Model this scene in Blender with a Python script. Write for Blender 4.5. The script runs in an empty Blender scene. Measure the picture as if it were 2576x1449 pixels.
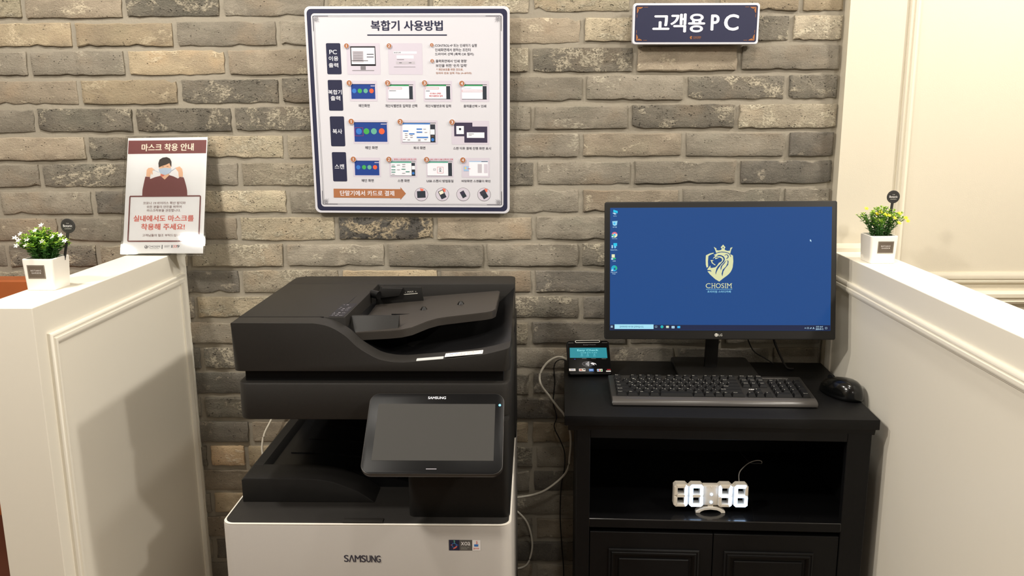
import bpy, bmesh, math, random
from mathutils import Vector, Matrix, noise
from mathutils.geometry import tessellate_polygon

# ---------------------------------------------------------------- camera, world, lights, exposure
scene = bpy.context.scene
C = scene.collection
CAM_F=2111.11
CAM_R=[[0.999659, 0.001342, 0.026093], [0.025287, 0.201587, -0.979144], [-0.006574, 0.97947, 0.201485]]
cam_data = bpy.data.cameras.new('camera')
cam_data.sensor_width = 36.0
cam_data.lens = CAM_F / 2576.0 * 36.0
cam_data.clip_start = 0.05
cam = bpy.data.objects.new('camera', cam_data)
C.objects.link(cam)
m3 = Matrix(CAM_R)
cam.matrix_world = Matrix.Translation((0, 0, 1.5)) @ m3.to_4x4()
scene.camera = cam

scene.view_settings.view_transform = 'Standard'
scene.view_settings.look = 'None'
scene.view_settings.exposure = 0.0
scene.view_settings.gamma = 1.0
scene.view_settings.use_curve_mapping = False

world = bpy.data.worlds.new('room_ambient')
scene.world = world
world.use_nodes = True
bg = world.node_tree.nodes['Background']
bg.inputs['Color'].default_value = (1.0, 0.93, 0.82, 1)
bg.inputs['Strength'].default_value = 0.17

def lamp(x, y, z, power, radius=0.07, color=(1.0, 0.94, 0.85), aim=None, spread=180):
    d = bpy.data.lights.new('ceiling_lamp', 'AREA')
    d.shape = 'DISK'; d.size = radius * 2; d.energy = power; d.color = color
    d.spread = math.radians(spread)
    o = bpy.data.objects.new('ceiling_lamp', d)
    o.location = (x, y, z)
    t = Vector(aim if aim else (x, y, 0)) - Vector((x, y, z))
    o.rotation_euler = t.to_track_quat('-Z', 'Y').to_euler()
    C.objects.link(o)
    return o

# ceiling downlights of the room: a row close to the brick wall and rows further back
lamp(-1.00, 1.40, 2.55, 18)
lamp(0.45, 1.45, 2.55, 8)
lamp(1.62, 1.45, 2.55, 22, aim=(0.2, 1.9, 0.9))
lamp(1.54, 0.20, 2.55, 19, aim=(0.0, 1.9, 0.9))
lamp(-1.30, 0.45, 2.55, 25, aim=(0.2, 1.9, 1.0))
lamp(0.05, 0.85, 2.55, 5)
lamp(-2.62, -0.86, 2.55, 7, radius=0.085)
lamp(-3.22, -1.00, 2.55, 6, radius=0.085)
lamp(0.30, -1.30, 2.55, 13)
lamp(1.75, 1.75, 2.55, 3, radius=0.05)
EMIT = 1.0

# ---------------------------------------------------------------- helpers
random.seed(7)
def lin(c):
    r = []
    for v in c[:3]:
        v = v / 255.0
        r.append(v / 12.92 if v <= 0.04045 else ((v + 0.055) / 1.055) ** 2.4)
    return (r[0], r[1], r[2], 1.0)

MATS = {}
def mat(name, rgb, rough=0.5, metal=0.0, bump=0.0, bscale=200.0, vary=0.0, vscale=8.0, spec=0.5, coat=0.0, emit=0.0):
    """plain painted / moulded surface: base colour with faint procedural variation and relief"""
    if name in MATS: return MATS[name]
    m = bpy.data.materials.new(name); m.use_nodes = True
    nt = m.node_tree; N = nt.nodes; L = nt.links
    b = N['Principled BSDF']
    col = lin(rgb)
    b.inputs['Roughness'].default_value = rough
    b.inputs['Metallic'].default_value = metal
    b.inputs['Specular IOR Level'].default_value = spec
    b.inputs['Coat Weight'].default_value = coat
    b.inputs['Coat Roughness'].default_value = 0.05
    tc = N.new('ShaderNodeTexCoord')
    nz = N.new('ShaderNodeTexNoise'); nz.inputs['Scale'].default_value = vscale; nz.inputs['Detail'].default_value = 4
    L.new(tc.outputs['Object'], nz.inputs['Vector'])
    mx = N.new('ShaderNodeMix'); mx.data_type = 'RGBA'
    mx.inputs['A'].default_value = tuple(v * (1 - vary) for v in col[:3]) + (1,)
    mx.inputs['B'].default_value = tuple(min(1, v * (1 + vary)) for v in col[:3]) + (1,)
    L.new(nz.outputs['Fac'], mx.inputs['Factor'])
    L.new(mx.outputs['Result'], b.inputs['Base Color'])
    if bump > 0:
        n2 = N.new('ShaderNodeTexNoise'); n2.inputs['Scale'].default_value = bscale; n2.inputs['Detail'].default_value = 3
        L.new(tc.outputs['Object'], n2.inputs['Vector'])
        bp = N.new('ShaderNodeBump'); bp.inputs['Strength'].default_value = bump; bp.inputs['Distance'].default_value = 0.001
        L.new(n2.outputs['Fac'], bp.inputs['Height']); L.new(bp.outputs['Normal'], b.inputs['Normal'])
    if emit > 0:
        b.inputs['Emission Color'].default_value = col
        b.inputs['Emission Strength'].default_value = emit
    MATS[name] = m
    return m

PRINT = dict(navy=(44, 46, 70), white=(232, 234, 244), lilac=(204, 198, 212), copper=(168, 112, 78), ink=(62, 60, 72), red=(205, 60, 70),
    green=(60, 150, 100), screenblue=(38, 66, 140), black=(28, 28, 34), iconblue=(60, 120, 200), icongreen=(70, 165, 85), iconteal=(100, 170, 150),
    iconred=(226, 98, 66), greybar=(190, 186, 196), grey=(125, 122, 128), slate=(50, 56, 66), plum=(62, 56, 78), teal=(80, 160, 140),
    tealdark=(60, 130, 115), paleblue=(160, 190, 225), yellow=(225, 200, 120), maroon=(124, 68, 68), creamw=(250, 236, 215), skin=(245, 196, 160),
    skinred=(228, 120, 100), hair=(60, 52, 50), maskblue=(196, 212, 232), darkred=(128, 88, 86), coral=(224, 108, 94), paper=(238, 235, 234),
    gold=(160, 105, 62), greyd=(95, 93, 90), violet=(70, 60, 190), silver=(190, 188, 180), taupe=(96, 86, 76), taupeline=(200, 190, 178))
GLOW = dict(e_screen=(24, 72, 134), e_bar=(24, 34, 66), e_search=(165, 225, 245), e_dark=(40, 90, 120), e_white=(190, 225, 245), e_teal=(30, 170, 200), e_green=(40, 190, 120),
    e_cream=(235, 235, 190), e_sky=(60, 180, 240), e_cyan=(40, 200, 235), e_pale=(150, 215, 240), e_rose=(225, 110, 130), e_logo=(222, 224, 172),
    e_term=(44, 140, 152), e_termtxt=(150, 235, 240), e_term2=(80, 170, 185), e_led=(90, 190, 255), e_strip=(250, 244, 230))
def pm(c):
    if c in GLOW:
        if ('glow_' + c) in MATS: return MATS['glow_' + c]
        m = bpy.data.materials.new('glow_' + c); m.use_nodes = True
        b = m.node_tree.nodes['Principled BSDF']
        b.inputs['Base Color'].default_value = (0.01, 0.01, 0.012, 1)
        b.inputs['Roughness'].default_value = 0.45
        b.inputs['Specular IOR Level'].default_value = 0.08
        b.inputs['Emission Color'].default_value = lin(GLOW[c]); b.inputs['Emission Strength'].default_value = EMIT
        MATS['glow_' + c] = m
        return m
    return mat('print_' + c, PRINT[c], rough=0.45, spec=0.3, vary=0.02)

def link(o, parent=None):
    C.objects.link(o)
    if parent is not None: o.parent = parent
    return o
def thing(name, label, cat, loc=(0, 0, 0), rot=(0, 0, 0), group=None):
    o = bpy.data.objects.new(name, None); o.empty_display_size = 0.05
    o.location = loc; o.rotation_euler = rot
    o['label'] = label; o['category'] = cat
    if group: o['group'] = group
    return link(o)
def tag(o, label, cat, group=None):
    o['label'] = label; o['category'] = cat
    if group: o['group'] = group
    return o
def struct(o):
    o['kind'] = 'structure'; return o
def obj(name, bm, mats, parent=None, loc=None, rot=None, smooth=False, label=None):
    if not isinstance(mats, (list, tuple)): mats = [mats]
    me = bpy.data.meshes.new(name)
    bm.normal_update()
    bm.to_mesh(me); bm.free()
    for m in mats: me.materials.append(m)
    if smooth:
        for p in me.polygons: p.use_smooth = True
    o = bpy.data.objects.new(name, me)
    if loc is not None: o.location = loc
    if rot is not None: o.rotation_euler = rot
    if label: o['label'] = label
    return link(o, parent)
def auto_smooth(o, ang=35):
    me = o.data
    bm = bmesh.new(); bm.from_mesh(me)
    for f in bm.faces: f.smooth = True
    a = math.radians(ang)
    for e in bm.edges:
        if len(e.link_faces) == 2 and e.calc_face_angle(0) > a: e.smooth = False
    bm.to_mesh(me); bm.free()
    return o
def box(bm, x0, x1, y0, y1, z0, z1, bev=0.0, seg=2, mi=0, edges='all'):
    g = bmesh.ops.create_cube(bm, size=1.0)
    vs = g['verts']
    for v in vs:
        v.co.x = x0 + (v.co.x + 0.5) * (x1 - x0); v.co.y = y0 + (v.co.y + 0.5) * (y1 - y0); v.co.z = z0 + (v.co.z + 0.5) * (z1 - z0)
    fs = {f for v in vs for f in v.link_faces}
    for f in fs: f.material_index = mi
    if bev > 0:
        es = {e for v in vs for e in v.link_edges}
        if edges == 'z': es = {e for e in es if abs(e.verts[0].co.z - e.verts[1].co.z) > 1e-6}
        if edges == 'y': es = {e for e in es if abs(e.verts[0].co.y - e.verts[1].co.y) > 1e-6}
        if edges == 'x': es = {e for e in es if abs(e.verts[0].co.x - e.verts[1].co.x) > 1e-6}
        r = bmesh.ops.bevel(bm, geom=list(es), offset=bev, segments=seg, affect='EDGES', profile=0.5)
        for f in r['faces']: f.material_index = mi
    return bm
def bx(*a, **k): return box(bmesh.new(), *a, **k)
def prism(bm, pts, lo, hi, axis='y', bev=0.0, seg=2, mi=0):
    """extrude polygon pts along an axis: pts are (x,z) for y, (x,y) for z, (y,z) for x"""
    def P(p, h):
        if axis == 'y': return (p[0], h, p[1])
        if axis == 'z': return (p[0], p[1], h)
        return (h, p[0], p[1])
    a = [bm.verts.new(P(p, lo)) for p in pts]; b = [bm.verts.new(P(p, hi)) for p in pts]
    n = len(pts); fs = []
    fs.append(bm.faces.new(a)); fs.append(bm.faces.new(list(reversed(b))))
    for i in range(n): fs.append(bm.faces.new((a[i], b[i], b[(i + 1) % n], a[(i + 1) % n])))
    for f in fs: f.material_index = mi
    bmesh.ops.recalc_face_normals(bm, faces=fs)
    if bev > 0:
        es = set(fs[0].edges) | set(fs[1].edges)
        bmesh.ops.bevel(bm, geom=list(es), offset=bev, segments=seg, affect='EDGES', profile=0.5)
    return bm
def smooth_path(pts, n=8):
    pts = [Vector(p) for p in pts]; out = []
    for i in range(len(pts) - 1):
        p0 = pts[max(i - 1, 0)]; p1 = pts[i]; p2 = pts[i + 1]; p3 = pts[min(i + 2, len(pts) - 1)]
        for k in range(n):
            t = k / n
            out.append(0.5 * ((2 * p1) + (p2 - p0) * t + (2 * p0 - 5 * p1 + 4 * p2 - p3) * t * t + (3 * p1 - p0 - 3 * p2 + p3) * t ** 3))
    out.append(pts[-1]); return out
def tube(bm, pts, r, seg=8, mi=0, r1=None):
    rings = []
    for i, p in enumerate(pts):
        d = (pts[min(i + 1, len(pts) - 1)] - pts[max(i - 1, 0)]).normalized()
        a = d.cross(Vector((0.13, 0.2, 1))).normalized() if abs(d.z) < 0.95 else d.cross(Vector((1, 0.1, 0))).normalized()
        b = d.cross(a)
        rr = r if r1 is None else r + (r1 - r) * i / (len(pts) - 1)
        rings.append([bm.verts.new(p + a * rr * math.cos(2 * math.pi * k / seg) + b * rr * math.sin(2 * math.pi * k / seg)) for k in range(seg)])
    for i in range(len(rings) - 1):
        for k in range(seg):
            f = bm.faces.new((rings[i][k], rings[i][(k + 1) % seg], rings[i + 1][(k + 1) % seg], rings[i + 1][k])); f.material_index = mi; f.smooth = True
    for rg, s in ((rings[0], 1), (rings[-1], -1)):
        f = bm.faces.new(rg if s < 0 else list(reversed(rg))); f.material_index = mi
    return bm
def disc_pts(cx, cy, r, n=28): return [(cx + r * math.cos(2 * math.pi * i / n), cy + r * math.sin(2 * math.pi * i / n)) for i in range(n)]
def round_rect(x0, y0, x1, y1, r, n=5):
    out = []
    for cx, cy, a0 in ((x1 - r, y1 - r, 0), (x0 + r, y1 - r, 90), (x0 + r, y0 + r, 180), (x1 - r, y0 + r, 270)):
        for i in range(n + 1):
            a = math.radians(a0 + 90 * i / n); out.append((cx + r * math.cos(a), cy + r * math.sin(a)))
    return out

_tx = {}
def text_tris(s, off=0.0):
    key = (s, off)
    if key in _tx: return _tx[key]
    if 'cu' not in _tx:
        cu = bpy.data.curves.new('type_setting', 'FONT'); cu.size = 1; cu.resolution_u = 4; cu.fill_mode = 'FRONT'
        _tx['cu'] = (cu, bpy.data.objects.new('type_setting', cu))
    cu, o = _tx['cu']; cu.body = s; cu.offset = off
    me = o.to_mesh()
    vs = [(v.co.x, v.co.y) for v in me.vertices]; fs = [tuple(p.vertices) for p in me.polygons]
    o.to_mesh_clear()
    _tx[key] = (vs, fs); return _tx[key]

def sheet(name, items, parent, origin=(0, 0, 0), s=0.001, h0=0.0, dh=0.00012, label=None, rot=None, radius=2.2, plane='xz'):
    """flat print: items in sheet millimetres, each laid a hair above the one before; one mesh, one slot per ink"""
    bm = bmesh.new(); mats = []; h = h0
    def slot(c):
        m = pm(c)
        if m not in mats: mats.append(m)
        return mats.index(m)
    def V(u, v, hh):
        return bm.verts.new((u * s, -hh, v * s) if plane == 'xz' else (u * s, v * s, hh))
    def poly(pts, c, hh):
        vs = [V(p[0], p[1], hh) for p in pts]
        a = sum(pts[i][0] * pts[(i + 1) % len(pts)][1] - pts[(i + 1) % len(pts)][0] * pts[i][1] for i in range(len(pts)))
        if a < 0: vs.reverse()
        if len(vs) <= 4:
            f = bm.faces.new(vs); f.material_index = slot(c); return
        for tri in tessellate_polygon([[Vector((v.co.x, v.co.z if plane == 'xz' else v.co.y, 0)) for v in vs]]):
            f = bm.faces.new([vs[i] for i in tri]); f.material_index = slot(c)
    for it in items:
        k = it[0]; h += dh
        if k == 'R':
            _, a, b, c, d, col = it[:6]; poly([(a, b), (c, b), (c, d), (a, d)], col, h)
        elif k == 'B':
            _, a, b, c, d, col = it[:6]; r = it[6] if len(it) > 6 else radius
            poly(round_rect(a, b, c, d, min(r, (c - a) / 2.01, (d - b) / 2.01)), col, h)
        elif k == 'O':
            _, a, b, c, d, col = it[:6]; w = it[6] if len(it) > 6 else 0.5
            r = min(2.5, w * 1.5) if w > 1 else 0.01
            if w > 1:
                o_ = round_rect(a, b, c, d, min(4, (d - b) / 2.01)); i_ = round_rect(a + w, b + w, c - w, d - w, max(0.05, min(4, (d - b) / 2.01) - w))
            else:
                o_ = [(a, b), (c, b), (c, d), (a, d)]; i_ = [(a + w, b + w), (c - w, b + w), (c - w, d - w), (a + w, d - w)]
            n = len(o_)
            for i in range(n): poly([o_[i], o_[(i + 1) % n], i_[(i + 1) % n], i_[i]], col, h)
        elif k == 'C':
            _, a, b, r, col = it[:5]; poly(disc_pts(a, b, r, 20), col, h)
        elif k == 'P': poly(it[1], it[2], h)
        elif k == 'T':
            _, a, b, c, d, txt, col = it[:7]; off = it[7] if len(it) > 7 else 0.011
            vs, fs = text_tris(txt, 0.0)
            if not vs: continue
            extra = off * 0.8 if off > 0.009 else 0.0
            if len(it) > 8:      # natural proportions, cap height = box height
                k_ = (d - b) / 0.70; c = a + (max(p[0] for p in vs) - min(p[0] for p in vs)) * k_
                b, d = b + min(p[1] for p in vs) * k_, b + max(p[1] for p in vs) * k_
            x0 = min(p[0] for p in vs); x1 = max(p[0] for p in vs); y0 = min(p[1] for p in vs); y1 = max(p[1] for p in vs)
            si = slot(col)
            sh = extra * (d - b) * 1.1     # heavier strokes: the same letters set again a hair to either side
            for kk, (du, dv) in enumerate([(0, 0)] if extra <= 0 else [(-sh, 0), (sh, 0), (0, sh * .6), (0, -sh * .6)]):
                nv = [V(a + du + (p[0] - x0) / max(1e-6, x1 - x0) * (c - a), b + dv + (p[1] - y0) / max(1e-6, y1 - y0) * (d - b), h + kk * 0.00002) for p in vs]
                for f in fs:
                    try:
                        ff = bm.faces.new([nv[i] for i in f]); ff.material_index = si
                    except ValueError: pass
            if extra > 0 and dh > 0: h += 0.00006
    bm.normal_update()
    want = Vector((0, -1, 0)) if plane == 'xz' else Vector((0, 0, 1))
    bmesh.ops.reverse_faces(bm, faces=[f for f in bm.faces if f.normal.dot(want) < 0])
    return obj(name, bm, mats, parent, loc=origin, rot=rot, label=label)

def sheet_each(name, items, parent, **k):
    for n, it in enumerate(items): sheet(name, [it], parent, **{**k, 'h0': k.get('h0', 0) + n * 0.00002})

# ---------------------------------------------------------------- measured layout: brick courses in metres, print layouts in millimetres
BRICK_ROWS=[[1.8731, [[-1.65, -1.4, "g"], [-1.4, -1.15, "g"], [-1.15, -0.9, "b"], [-0.9, -0.65, "o"], [-0.65, -0.4, "g"], [-0.4, -0.15, "p"], [-0.15, 0.1, "m"], [0.1, 0.35, "g"], [0.35, 0.6, "b"], [0.6, 0.85, "g"]]], [1.8032, [[-1.768, -1.518, "m"], [-1.518, -1.268, "P"], [-1.268, -1.015, "b"], [-1.015, -0.772, "m"], [-0.772, -0.51, "g"], [-0.51, -0.253, "p"], [-0.253, -0.005, "p"], [-0.005, 0.241, "P"], [0.241, 0.447, "b"], [0.447, 0.649, "o"], [0.649, 0.757, "o"]]], [1.7332, [[-1.649, -1.399, "g"], [-1.399, -1.149, "o"], [-1.149, -0.894, "o"], [-0.894, -0.634, "g"], [-0.634, -0.385, "g"], [-0.385, -0.129, "g"], [-0.129, 0.12, "b"], [0.12, 0.369, "P"], [0.369, 0.629, "m"], [0.629, 0.757, "p"]]], [1.6633, [[-1.769, -1.519, "b"], [-1.519, -1.269, "g"], [-1.269, -1.022, "g"], [-1.022, -0.768, "o"], [-0.768, -0.507, "b"], [-0.507, -0.259, "g"], [-0.259, -0.007, "p"], [-0.007, 0.25, "m"], [0.25, 0.507, "b"], [0.507, 0.757, "g"]]], [1.5934, [[-1.649, -1.399, "m"], [-1.399, -1.149, "b"], [-1.149, -0.894, "o"], [-0.894, -0.637, "m"], [-0.637, -0.381, "m"], [-0.381, -0.126, "g"], [-0.126, 0.126, "g"], [0.126, 0.377, "g"], [0.377, 0.626, "m"], [0.626, 0.757, "m"]]], [1.5235, [[-1.769, -1.519, "g"], [-1.519, -1.269, "g"], [-1.269, -1.015, "m"], [-1.015, -0.762, "m"], [-0.762, -0.504, "m"], [-0.504, -0.253, "g"], [-0.253, -0.003, "g"], [-0.003, 0.24, "g"], [0.24, 0.507, "m"], [0.507, 0.757, "p"]]], [1.4536, [[-1.644, -1.394, "d"], [-1.394, -1.144, "b"], [-1.144, -0.877, "m"], [-0.877, -0.633, "P"], [-0.633, -0.381, "p"], [-0.381, -0.133, "g"], [-0.133, 0.119, "g"], [0.119, 0.377, "b"], [0.377, 0.635, "g"], [0.635, 0.757, "d"]]], [1.3837, [[-1.773, -1.523, "o"], [-1.523, -1.273, "g"], [-1.273, -1.016, "m"], [-1.016, -0.755, "g"], [-0.755, -0.501, "p"], [-0.501, -0.251, "g"], [-0.251, 0.004, "m"], [0.004, 0.25, "g"], [0.25, 0.516, "g"], [0.516, 0.757, "d"]]], [1.3137, [[-1.643, -1.393, "g"], [-1.393, -1.143, "g"], [-1.143, -0.884, "d"], [-0.884, -0.634, "P"], [-0.634, -0.381, "g"], [-0.381, -0.13, "g"], [-0.13, 0.12, "g"], [0.12, 0.373, "b"], [0.373, 0.631, "g"], [0.631, 0.757, "g"]]], [1.2438, [[-1.742, -1.492, "m"], [-1.492, -1.242, "b"], [-1.242, -0.977, "g"], [-0.977, -0.768, "b"], [-0.768, -0.512, "P"], [-0.512, -0.256, "M"], [-0.256, 0.0, "b"], [0.0, 0.252, "g"], [0.252, 0.506, "g"], [0.506, 0.757, "g"]]], [1.1739, [[-1.637, -1.387, "g"], [-1.387, -1.145, "m"], [-1.145, -0.903, "p"], [-0.903, -0.651, "p"], [-0.651, -0.385, "g"], [-0.385, -0.127, "g"], [-0.127, 0.119, "g"], [0.119, 0.366, "m"], [0.366, 0.616, "g"], [0.616, 0.757, "g"]]], [1.104, [[-1.799, -1.549, "b"], [-1.549, -1.299, "p"], [-1.299, -1.038, "p"], [-1.038, -0.772, "d"], [-0.772, -0.508, "p"], [-0.508, -0.249, "o"], [-0.249, -0.002, "b"], [-0.002, 0.255, "d"], [0.255, 0.507, "g"], [0.507, 0.757, "g"]]], [1.0341, [[-1.662, -1.412, "m"], [-1.412, -1.162, "g"], [-1.162, -0.898, "d"], [-0.898, -0.64, "P"], [-0.64, -0.386, "p"], [-0.386, -0.129, "g"], [-0.129, 0.123, "m"], [0.123, 0.371, "d"], [0.371, 0.624, "g"], [0.624, 0.757, "g"]]], [0.9642, [[-1.796, -1.546, "g"], [-1.546, -1.296, "g"], [-1.296, -1.046, "m"], [-1.046, -0.777, "g"], [-0.777, -0.521, "m"], [-0.521, -0.262, "g"], [-0.262, -0.01, "p"], [-0.01, 0.248, "d"], [0.248, 0.498, "g"], [0.498, 0.757, "g"]]], [0.8943, [[-1.643, -1.393, "d"], [-1.393, -1.143, "m"], [-1.143, -0.893, "d"], [-0.893, -0.637, "m"], [-0.637, -0.381, "g"], [-0.381, -0.125, "g"], [-0.125, 0.128, "g"], [0.128, 0.375, "d"], [0.375, 0.626, "d"], [0.626, 0.757, "g"]]], [0.8243, [[-1.271, -1.021, "b"], [-1.021, -0.755, "d"], [-0.755, -0.507, "g"], [-0.507, -0.26, "b"], [-0.26, -0.007, "m"], [-0.007, 0.251, "d"], [0.251, 0.504, "g"], [0.504, 0.757, "g"]]], [0.7544, [[-1.151, -0.901, "g"], [-0.901, -0.64, "m"], [-0.64, -0.386, "d"], [-0.386, -0.127, "g"], [-0.127, 0.13, "d"], [0.13, 0.38, "d"], [0.38, 0.634, "g"], [0.634, 0.757, "g"]]], [0.6845, [[-1.284, -1.034, "g"], [-1.034, -0.777, "d"], [-0.777, -0.513, "b"], [-0.513, -0.263, "g"], [-0.263, -0.01, "o"], [-0.01, 0.233, "o"], [0.233, 0.489, "d"], [0.489, 0.757, "g"]]], [0.6146, [[-1.397, -1.147, "g"], [-1.147, -0.896, "m"], [-0.896, -0.791, "O"], [-0.791, -0.527, "o"], [-0.527, -0.265, "g"], [-0.265, 0.001, "m"], [0.001, 0.255, "g"], [0.255, 0.513, "g"], [0.513, 0.757, "d"]]], [0.5447, [[-1.275, -1.025, "b"], [-1.025, -0.763, "b"], [-0.763, -0.509, "g"], [-0.509, -0.256, "g"], [-0.256, -0.007, "g"], [-0.007, 0.246, "d"], [0.246, 0.496, "g"], [0.496, 0.757, "g"]]], [0.4748, [[-1.397, -1.147, "m"], [-1.147, -0.896, "g"], [-0.896, -0.634, "o"], [-0.634, -0.379, "g"], [-0.379, -0.125, "g"], [-0.125, 0.133, "g"], [0.133, 0.378, "d"], [0.378, 0.628, "g"], [0.628, 0.757, "b"]]], [0.4048, [[-1.276, -1.026, "d"], [-1.026, -0.761, "b"], [-0.761, -0.504, "g"], [-0.504, -0.248, "d"], [-0.248, 0.001, "g"], [0.001, 0.249, "b"], [0.249, 0.499, "g"], [0.499, 0.757, "b"]]], [0.3349, [[-1.152, -0.902, "g"], [-0.902, -0.631, "d"], [-0.631, -0.372, "b"], [-0.372, -0.116, "g"], [-0.116, 0.134, "d"], [0.134, 0.383, "g"], [0.383, 0.633, "g"], [0.633, 0.757, "d"]]], [0.265, [[-1.283, -1.033, "b"], [-1.033, -0.765, "g"], [-0.765, -0.51, "d"], [-0.51, -0.251, "g"], [-0.251, 0.001, "b"], [0.001, 0.252, "g"], [0.252, 0.502, "d"], [0.502, 0.757, "g"]]], [0.1951, [[-1.157, -0.907, "g"], [-0.907, -0.639, "d"], [-0.639, -0.377, "g"], [-0.377, -0.117, "b"], [-0.117, 0.136, "d"], [0.136, 0.387, "g"], [0.387, 0.637, "g"], [0.637, 0.757, "m"]]], [0.1252, [[-1.296, -1.046, "d"], [-1.046, -0.774, "g"], [-0.774, -0.516, "b"], [-0.516, -0.254, "d"], [-0.254, 0.001, "g"], [0.001, 0.255, "b"], [0.255, 0.505, "g"], [0.505, 0.757, "g"]]]]
POSTER_TEXT=[('T', 162.1, 444.1, 336.6, 467.3, '복합기 사용방법', 'navy', 0.04), ('T', 317.7, 406.1, 419.4, 413.2, 'CONTROL+P 또는 인쇄하기 실행', 'ink'), ('T', 317.5, 395.9, 404.3, 403.1, '인쇄화면에서 원하는 프린터', 'ink'), ('T', 317.3, 385.4, 411.7, 392.9, '드라이버 선택 (흑백 OR 컬러)', 'ink'), ('T', 318.5, 369.8, 395.0, 376.8, "출력화면에서 '인쇄 명령'", 'ink'), ('T', 318.3, 359.2, 394.9, 366.3, "보안을 위한 '숫자 입력'", 'ink'), ('T', 319.8, 350.5, 385.6, 356.2, '* 개인보호를 위한 것으로,', 'copper'), ('T', 318.5, 341.9, 406.0, 347.4, '임의의 번호 입력 가능 (4~8자리)', 'copper'), ('T', 123.9, 263.5, 151.0, 270.9, '메인화면', 'ink'), ('T', 189.8, 263.1, 269.6, 270.6, '개인식별번호 입력창 선택', 'ink'), ('T', 289.5, 263.3, 353.9, 270.2, '개인식별번호에 입력', 'ink'), ('T', 385.7, 263.1, 441.3, 269.9, '출력물선택 > 인쇄', 'ink'), ('R', 152.1, 432.4, 347.0, 435.2, 'navy')]
POSTER_TEXT_B=[('T', 135.8, 161.0, 166.6, 168.5, '메인 화면', 'ink'), ('T', 257.7, 160.8, 287.3, 168.1, '복사 화면', 'ink'), ('T', 357.9, 160.5, 452.6, 167.1, '스캔 이후 결제 진행 화면 표시', 'ink'), ('T', 123.0, 79.3, 153.6, 86.5, '메인 화면', 'ink'), ('T', 215.3, 79.3, 245.0, 86.3, '스캔 화면', 'ink'), ('T', 289.0, 79.0, 357.0, 85.8, 'USB 스캔시 방법동일', 'ink'), ('T', 378.0, 79.5, 451.0, 85.7, '바탕화면 스캔폴더 확인', 'ink')]
BADGES_A=[('C', 100.2, 408.8, 5.8, '1'), ('C', 204.8, 408.8, 5.8, '2'), ('C', 309.8, 410.8, 4.3, '1'), ('C', 309.8, 373.7, 4.3, '2'), ('C', 102.9, 321.3, 6.5, '1'), ('C', 198.3, 321.4, 6.5, '2'), ('C', 289.7, 321.5, 6.5, '3'), ('C', 382.0, 320.5, 6.5, '4')]
BADGES_B=[('C', 103.5, 228.8, 6.9, '1'), ('C', 226.4, 228.6, 6.8, '2'), ('C', 356.2, 227.7, 6.8, '3'), ('C', 104.5, 136.1, 6.7, '1'), ('C', 194.7, 136.0, 6.7, '2'), ('C', 290.2, 135.7, 6.7, '3'), ('C', 381.9, 135.0, 6.7, '4')]
ROWLABEL_A=[('B', 49.3, 342.0, 84.7, 415.0, 'navy'), ('T', 57.0, 389.4, 75.3, 399.3, 'PC', 'white', 0.02), ('T', 54.9, 373.6, 78.2, 384.3, '이용', 'white', 0.02), ('T', 54.0, 358.2, 77.3, 368.5, '출력', 'white', 0.02)]
ROWLABEL_B=[('B', 49.0, 254.9, 84.5, 328.5, 'navy'), ('T', 49.4, 294.0, 82.6, 304.9, '복합기', 'white', 0.02), ('T', 54.5, 279.3, 78.1, 290.2, '출력', 'white', 0.02)]
ROWLABEL_C=[('B', 49.5, 167.9, 85.3, 241.0, 'navy'), ('T', 55.1, 198.6, 78.9, 210.4, '복사', 'white', 0.02)]
ROWLABEL_D=[('B', 50.1, 80.3, 85.9, 153.4, 'navy'), ('T', 55.8, 111.8, 79.7, 123.4, '스캔', 'white', 0.02)]
CARD_A=[('B', 99.4, 341.1, 181.6, 414.9, 'lilac'), ('R', 108.8, 361.7, 170.5, 407.8, 'black'), ('R', 111.0, 365.9, 168.5, 404.6, 'white'), ('R', 113.6, 370.0, 140.5, 396.6, 'greybar'), ('R', 132.5, 352.4, 145.1, 361.3, 'grey'), ('R', 111.4, 350.2, 165.7, 351.6, 'grey'), ('R', 110.4, 373.0, 151.5, 375.1, 'grey'), ('R', 149.0, 388.2, 166.2, 389.9, 'ink'), ('R', 148.7, 382.1, 166.0, 383.7, 'ink'), ('R', 115.7, 393.5, 139.4, 394.6, 'grey'), ('R', 115.5, 389.9, 139.3, 390.9, 'grey'), ('R', 115.3, 386.2, 139.1, 387.2, 'grey'), ('R', 115.1, 382.5, 138.9, 383.5, 'grey'), ('R', 115.0, 378.8, 138.7, 379.8, 'grey'), ('R', 114.8, 375.1, 138.6, 376.1, 'grey')]
CARD_B=[('B', 201.8, 341.2, 285.9, 414.9, 'lilac'), ('R', 215.1, 390.5, 272.1, 395.6, 'white'), ('R', 222.3, 379.2, 264.2, 386.4, 'white'), ('R', 220.7, 365.9, 267.1, 372.0, 'greybar'), ('R', 214.9, 358.7, 267.9, 359.7, 'grey'), ('T', 216.1, 391.5, 232.2, 394.7, '보안인쇄', 'ink'), ('R', 222.7, 376.1, 240.3, 377.2, 'grey'), ('R', 228.2, 368.8, 234.7, 369.8, 'ink'), ('R', 252.0, 368.8, 258.5, 369.8, 'ink')]
CARD_C=[('B', 102.5, 277.3, 171.4, 326.5, 'lilac'), ('R', 106.5, 283.2, 166.2, 318.8, 'screenblue'), ('R', 106.5, 317.8, 167.6, 318.8, 'black'), ('C', 114.0, 302.5, 5.5, 'iconblue'), ('C', 128.0, 302.5, 5.5, 'icongreen'), ('C', 142.5, 302.5, 5.4, 'iconteal'), ('C', 157.1, 302.5, 5.5, 'iconred'), ('R', 155.3, 313.4, 165.6, 315.1, 'lilac')]
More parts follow.
